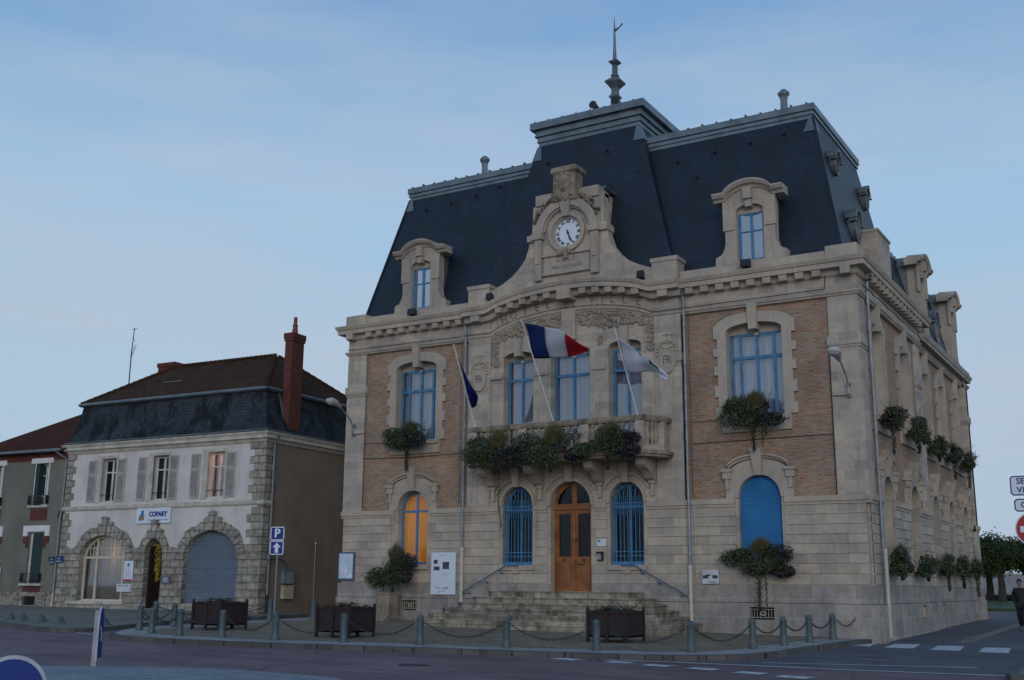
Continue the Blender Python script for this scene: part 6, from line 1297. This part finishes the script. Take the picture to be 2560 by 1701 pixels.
# ================================================================== FLOWER DISPLAYS
def display(name, label, c, rad, n, seed, normal=(0, -1), tuft=True, trails=2, mix=(1, .6, .35), flowers=40, box=True, group='hanging flower displays on the town hall', down=1.2):
    rnd = random.Random(seed); c = Vector(c); nrm = Vector((*normal, 0)); tan = Vector((-nrm.y, nrm.x, 0)); t = thing(name, label, 'flowers', tuple(c), 0, group)
    if box: m = MB(lambda u, d, z: tuple(c+tan*u+nrm*d+Vector((0, 0, z)))); m.box(-rad[0]*.42, rad[0]*.42, -.2, -.02, -.16, .02); m.build('box', PLANTER, t)
    lumps = [(Vector((rnd.uniform(-.85, .85), rnd.uniform(-.3, .5), rnd.uniform(-.65, .6))), rnd.uniform(.30, .58)) for _ in range(9)]
    def pt(shell=False, lobe=None):
        l, r_ = lumps[lobe if lobe is not None else rnd.randrange(9)]; d = Vector((rnd.gauss(0, 1), rnd.gauss(0, 1), rnd.gauss(0, 1))).normalized()*(rnd.random()**.35)*r_*(1.15 if shell else 1)
        p = l+d; return c+tan*p.x*rad[0]+nrm*p.y*rad[1]+Vector((0, 0, p.z*rad[2]))
    def leaf(p, s, el=1.9):
        a = Vector((rnd.gauss(0, 1), rnd.gauss(0, 1), rnd.gauss(0, 1))).normalized(); b = a.orthogonal().normalized(); b.rotate(Matrix.Rotation(rnd.uniform(0, 2*PI), 3, a)); a = a*s*el*.5; b = b*s*.5
        return [tuple(p-a), tuple(p+b-a*.1), tuple(p+a), tuple(p-b-a*.1)]
    lob = [set(), set(), set()]
    for i, w_ in enumerate(sorted(range(9), key=lambda i: lumps[i][0].x)): lob[1 if i < 4 else (2 if i > 6 else 0)].add(w_)
    addquads(lambda i: leaf(pt(), rnd.uniform(.03, .06)), int(n*mix[0]), LEAF, 'foliage', t)
    ns = int(n*mix[1]); k_ = int(n*.22)
    def silver(i): return leaf(pt(True, rnd.choice(list(lob[1]))), rnd.uniform(.022, .045), 2.6) if i < ns else sprig(i-ns)
    SILVER = True
    addquads(lambda i: leaf(pt(True, rnd.choice(list(lob[2]))), rnd.uniform(.03, .06)), int(n*mix[2]), LEAFP, 'purple_foliage', t)
    def sprig(i, st={'p': None}):
        if i % 6 == 0: st['p'] = pt(True); st['d'] = (st['p']-c).normalized()*.06+Vector((rnd.uniform(-.03, .03), rnd.uniform(-.03, .03), rnd.uniform(-.03, .03)))
        p = st['p']+st['d']*(i % 6); return leaf(p, .03, 2.2)
    addquads(silver, ns+k_, LEAFG, 'silver_foliage', t)
    addquads(lambda i: leaf(pt(True), rnd.uniform(.035, .06), 1.1), flowers, FLOWER if rnd.random() < .7 else FLOWERP, 'red_flowers', t)
    if flowers >= 50: addquads(lambda i: leaf(pt(True, rnd.choice(list(lob[2]))), rnd.uniform(.03, .05), 1.1), flowers, FLOWERP, 'purple_flowers', t)
    if tuft:
        tc_ = c+tan*rad[0]*.1+Vector((0, 0, rad[2]*.15)); 
        def blade(i):
            a, b = rnd.uniform(0, 2*PI), rnd.random()**.7; l_ = rad[2]*rnd.uniform(.75, 1.25); o = tan*math.cos(a)*b*rad[0]*.45+nrm*math.sin(a)*b*.25; p = tc_+o*.25; q = tc_+o+Vector((0, 0, l_*(1-.35*b*b))); w_ = tan*.007; return [tuple(p-w_), tuple(p+w_), tuple(q+w_*.3), tuple(q-w_*.3)]
        addquads(blade, 650, GRASSY, 'grass_tuft', t)
    for k in range(trails):
        u = rnd.uniform(-.6, .6)*rad[0]; ln = down*rnd.uniform(.6, 1.1); top_ = c+tan*u+nrm*.05+Vector((0, 0, -rad[2]*.5))
        if k == 0: u0 = 0; ln = down*1.1; top_ = c+nrm*.02+Vector((0, 0, -rad[2]*.55))
        dens = 240 if k == 0 else 90; wd = .06 if k == 0 else .03
        addquads(lambda i: leaf(top_+Vector((rnd.gauss(0, wd)*(1-.6*i/dens), rnd.gauss(0, wd)*.6, -ln*(i/dens))), rnd.uniform(.025, .05)), dens, LEAF if k else STEM, 'trailing_stem', t) if k == 0 or rad[0] > .85 else None
    return t
for s, x in ((-1, -6.67), (1, 6.68)): display('flower_box', 'flower box with grass tuft and trailing stem on the upper '+('left' if s < 0 else 'right')+' front window sill', (x, -.42, 6.83), (.98, .42, .50), 2600, 20+s, trails=3, down=.9)
for i, (x, l) in enumerate(((-2.10, 'left third'), (.08, 'middle'), (2.18, 'right third'))): display('flower_box', 'large hanging flower box on the '+l+' of the balcony', (x, -1.55, 5.96), (1.10, .34, .56), 3200, 31+i, trails=3, mix=(.8, .8, .5), flowers=80, down=.5)
display('flower_display', 'bushy flower display standing on the stone pedestal before the lit window', (-6.95, -.68, 2.05), (.88, .55, .66), 3000, 41, trails=2, mix=(1.2, .35, .4), box=False, flowers=70, down=.6, group='ground floor flower displays')
display('flower_box', 'flower box with tall tuft and trailing stem below the closed blue shutter', (6.68, -.45, 2.22), (1.0, .42, .56), 3000, 42, trails=2, mix=(1.2, .5, .4), flowers=60, down=1.1, group='ground floor flower displays')
ordn = ['first', 'second', 'third', 'fourth', 'fifth']
for i, y in enumerate((2.35, 6.3, 10.75, 13.95, 17.2)):
    x = 10 if i < 2 else 9.85
    display('flower_box', 'flower box under the '+ordn[i]+' upper side window from the front corner', (x+.36, y-.45, 6.74), (.78, .42, .44), 1200, 50+i, (1, 0), tuft=i % 2 == 1, trails=2, mix=((1.3, .3, .2), (.8, 1, .2), (1.2, .5, .1), (.9, .5, .6), (1.2, .2, .3))[i], flowers=(60, 20, 35, 15, 45)[i], down=(.9, .5, .35, .7, .8)[i])
    display('flower_box', 'flower box under the '+ordn[i]+' ground floor side window from the front corner', (x+.34, y-.3, 2.26), (.84, .42, .44), 1300, 60+i, (1, 0), tuft=i % 2 == 0, trails=1, mix=((1.3, .3, .2), (.6, 1.2, .1), (1.2, .5, .3), (1, .3, .5), (1.2, .4, .1))[i], flowers=(50, 15, 30, 20, 30)[i], down=(.3, .3, .6, .5, .8)[i], group='ground floor flower displays')
# thin stems hanging across the front
t = thing('trailing_creeper', 'thin dark creeper hanging from the balcony beside the left grille window', 'creeper', (-2.85, -.35, 4.0)); rc = random.Random(77)
def cq(i):
    z = 5.5-2.1*i/500; x = -2.62+.03*math.sin(z*4)+rc.gauss(0, .022); y = -.50+rc.gauss(0, .02)+.1*(5.5-z)*.8; s = rc.uniform(.02, .04); a = rc.uniform(0, PI); return [(x, y, z), (x+s*math.cos(a), y, z+s*math.sin(a)), (x+s*.3, y-.02, z-s)]
addquads(cq, 500, LEAF, 'foliage', t)

# ================================================================== TREES AND WALL BEHIND THE SIDE STREET
def tree(x, y, h, cr_, trunk_h, label, seed, n=5200):
    rnd = random.Random(seed); z = gz(x, y); t = thing('clipped_tree', label, 'tree', (x, y, z), 0, 'clipped trees of the park'); m = MB(); m.tube([(x, y, z), (x+.05, y, z+trunk_h*.6), (x, y, z+trunk_h+.6)], [.27, .22, .16], 8)
    for k in range(6): a = 2*PI*k/6; m.tube([(x, y, z+trunk_h+.1*k), (x+cr_*.3*math.cos(a), y+cr_*.3*math.sin(a), z+trunk_h+.8), (x+cr_*.6*math.cos(a), y+cr_*.6*math.sin(a), z+trunk_h+1.4)], [.1, .07, .03], 5)
    m.build('trunk', plain('bark', (.045, .038, .03), .95, 0, .4, 8), t, split=False)
    L = [(Vector((rnd.uniform(-.62, .62)*cr_, rnd.uniform(-.62, .62)*cr_, rnd.uniform(trunk_h+.5, h-.45))), rnd.uniform(.5, .95)) for _ in range(16)]
    def q(i):
        l, r_ = L[rnd.randrange(16)]; d = Vector((rnd.gauss(0, 1), rnd.gauss(0, 1), rnd.gauss(0, .8))).normalized()*r_*rnd.random()**.4*(1.5 if rnd.random() < .06 else 1); p = Vector((x, y, z))+l+d
        if p.z < z+trunk_h-.1: return None
        a = Vector((rnd.gauss(0, 1), rnd.gauss(0, 1), rnd.gauss(0, 1))).normalized()*rnd.uniform(.06, .13); b = a.orthogonal().normalized()*.055; return [tuple(p-a), tuple(p+b), tuple(p+a), tuple(p-b)]
    addquads(q, n, TREELEAF, 'crown', t)
TREELEAF = leafmat('tree_leaf', (.012, .026, .006), (.045, .070, .016), (.028, .042, .010))
for i, (x, y, h, cr_, th, l) in enumerate(((7.28, 45, 4.3, 2.0, 1.75, 'clipped tree with the thickest trunk visible beyond the town hall'), (6.35, 46.5, 4.4, 1.8, 1.7, 'clipped tree behind, slim trunk just right of the town hall'), (5.3, 45.5, 4.6, 1.9, 1.6, 'clipped tree partly hidden by the far corner of the town hall'), (9.6, 46, 4.4, 2.1, 1.7, 'clipped tree behind the walking man'), (12.2, 47, 4.5, 2.1, 1.7, 'clipped tree at the right edge behind the signs'))): tree(x, y, h-.32, cr_, th-.22, l, 90+i, 6500)
t = thing('garden_wall', 'pale rendered garden wall behind the park trees', 'wall', (8, 60, .5)); m = MB(); m.box(-10, 40, 60, 60.3, 0, 2.6); m.build('wall', plain('pale_wall', (.30, .31, .33), .9), t); m = MB(); m.box(-10, 40, 59.95, 60.35, 2.6, 2.7); m.build('coping', CREAM, t)
t = thing('hedge', 'dark low hedge between the park trees and the wall', 'hedge', (7, 52, .6)); rh = random.Random(5)
def hq(i):
    x, y, zz = rh.uniform(3, 8.2), rh.uniform(50, 51.2), .5+rh.random()*.62; a = Vector((rh.gauss(0, 1), rh.gauss(0, 1), rh.gauss(0, 1))).normalized()*.1; b = a.orthogonal()*.5; p = Vector((x, y, zz)); return [tuple(p-a), tuple(p+b), tuple(p+a), tuple(p-b)]
addquads(hq, 3000, leafmat('hedge_leaf', (.015, .025, .02), (.03, .045, .035)), 'foliage', t)

# ================================================================== WALKING MAN
def skin(name, joints, edges, mat, parent, sub=1):
    me = bpy.data.meshes.new(name); me.from_pydata([j[0] for j in joints], edges, []); o = bpy.data.objects.new(name, me); COL.objects.link(o); o.parent = parent
    o.modifiers.new('skin', 'SKIN'); o.modifiers['skin'].use_smooth_shade = True
    for i, j in enumerate(joints): r_ = j[1]; me.skin_vertices[0].data[i].radius = r_ if isinstance(r_, tuple) else (r_, r_)
    me.skin_vertices[0].data[0].use_root = True; s = o.modifiers.new('sub', 'SUBSURF'); s.levels = sub; s.render_levels = sub
    dg = bpy.context.evaluated_depsgraph_get(); me2 = bpy.data.meshes.new_from_object(o.evaluated_get(dg)); me2.name = name; o.modifiers.clear(); o.data = me2; me2.materials.clear(); me2.materials.append(mat); me2.shade_smooth(); return o
px, py = 12.62, 10.2; zg = gz(px, py)-.11
pr = thing('person', 'man in a dark jacket and trousers walking towards the camera, hands in his jacket pockets', 'person', (px, py, zg), R(-8))
SKINM = plain('skin', (.22, .13, .10), .6); JK = plain('black_jacket', (.012, .013, .018), .8); TR = plain('dark_trousers', (.014, .015, .02), .85); SH = plain('grey_trainers', (.16, .16, .17), .7); HR = plain('dark_hair', (.018, .012, .01), .8)
J = [((0, 0, .96), (.15, .11)), ((0, 0, 1.15), (.14, .10)), ((0, -.01, 1.36), (.17, .115)), ((0, 0, 1.47), (.075, .07)), ((0, -.02, 1.54), .055), ((0, -.035, 1.60), (.068, .078)), ((0, -.035, 1.68), (.078, .092)), ((0, -.025, 1.75), (.062, .072)),
     ((.17, 0, 1.42), .065), ((.27, .06, 1.18), .048), ((.20, -.08, 1.0), .038), ((.16, -.13, .97), .036), ((-.17, 0, 1.42), .065), ((-.27, .06, 1.18), .048), ((-.20, -.08, 1.0), .038), ((-.16, -.13, .97), .036),
     ((.09, 0, .90), .095), ((.10, -.10, .50), .062), ((.10, -.16, .10), .042), ((-.09, 0, .90), .095), ((-.10, .04, .50), .062), ((-.10, .20, .14), .042), ((.10, -.28, .05), .035), ((-.10, .10, .05), .035)]
E_ = [(0, 1), (1, 2), (2, 3), (3, 4), (4, 5), (5, 6), (6, 7), (2, 8), (8, 9), (9, 10), (10, 11), (2, 12), (12, 13), (13, 14), (14, 15), (0, 16), (16, 17), (17, 18), (0, 19), (19, 20), (20, 21), (18, 22), (21, 23)]
skin('body', J, E_, SKINM, pr)
g = lambda r_, k: tuple(v+k for v in r_) if isinstance(r_, tuple) else r_+k
J2 = [(J[0][0], (.19, .15))]+[(J[i][0], g(J[i][1], .03)) for i in (1, 2)]+[((0, .0, 1.455), (.10, .085))]+[(J[i][0], g(J[i][1], .022)) for i in (8, 9, 10, 11, 12, 13, 14, 15)]+[((0, 0, .84), (.19, .15))]
skin('jacket', J2, [(0, 1), (1, 2), (2, 3), (2, 4), (4, 5), (5, 6), (6, 7), (2, 8), (8, 9), (9, 10), (10, 11), (0, 12)], JK, pr)
J3 = [((0, 0, .95), (.165, .125)), ((.09, 0, .88), .11), ((.10, -.10, .50), .085), ((.10, -.15, .12), .07), ((-.09, 0, .88), .11), ((-.10, .04, .50), .085), ((-.10, .18, .16), .07)]
skin('trousers', J3, [(0, 1), (1, 2), (2, 3), (0, 4), (4, 5), (5, 6)], TR, pr)
skin('shoe', [((.10, -.13, .05), (.055, .05)), ((.10, -.24, .04), (.052, .042)), ((.10, -.33, .035), (.045, .035))], [(0, 1), (1, 2)], SH, pr); skin('shoe', [((-.10, .22, .08), (.055, .05)), ((-.10, .12, .045), (.052, .042)), ((-.10, .04, .035), (.045, .035))], [(0, 1), (1, 2)], SH, pr)
m = MB(); m.blob((0, -.005, 1.715), (.088, .098, .085), 12, 8); m.build('hair', HR, pr, 60, local=True)
m = MB(); m.loft([[(-.012, -.118, 1.69), (.012, -.118, 1.69), (.008, -.125, 1.69)], [(-.018, -.118, 1.645), (.018, -.118, 1.645), (0, -.148, 1.65)]]); m.build('nose', SKINM, pr, local=True)
m = MB(); [m.blob((s*.032, -.122, 1.695), (.012, .006, .007), 8, 5) for s in (-1, 1)]; m.box(-.025, .025, -.122, -.112, 1.612, 1.619); m.build('eyes_and_mouth', HR, pr, local=True, split=False)
m = MB(); [m.blob((s*.084, -.03, 1.675), (.012, .022, .034), 8, 5) for s in (-1, 1)]; m.build('ear', SKINM, pr, local=True)
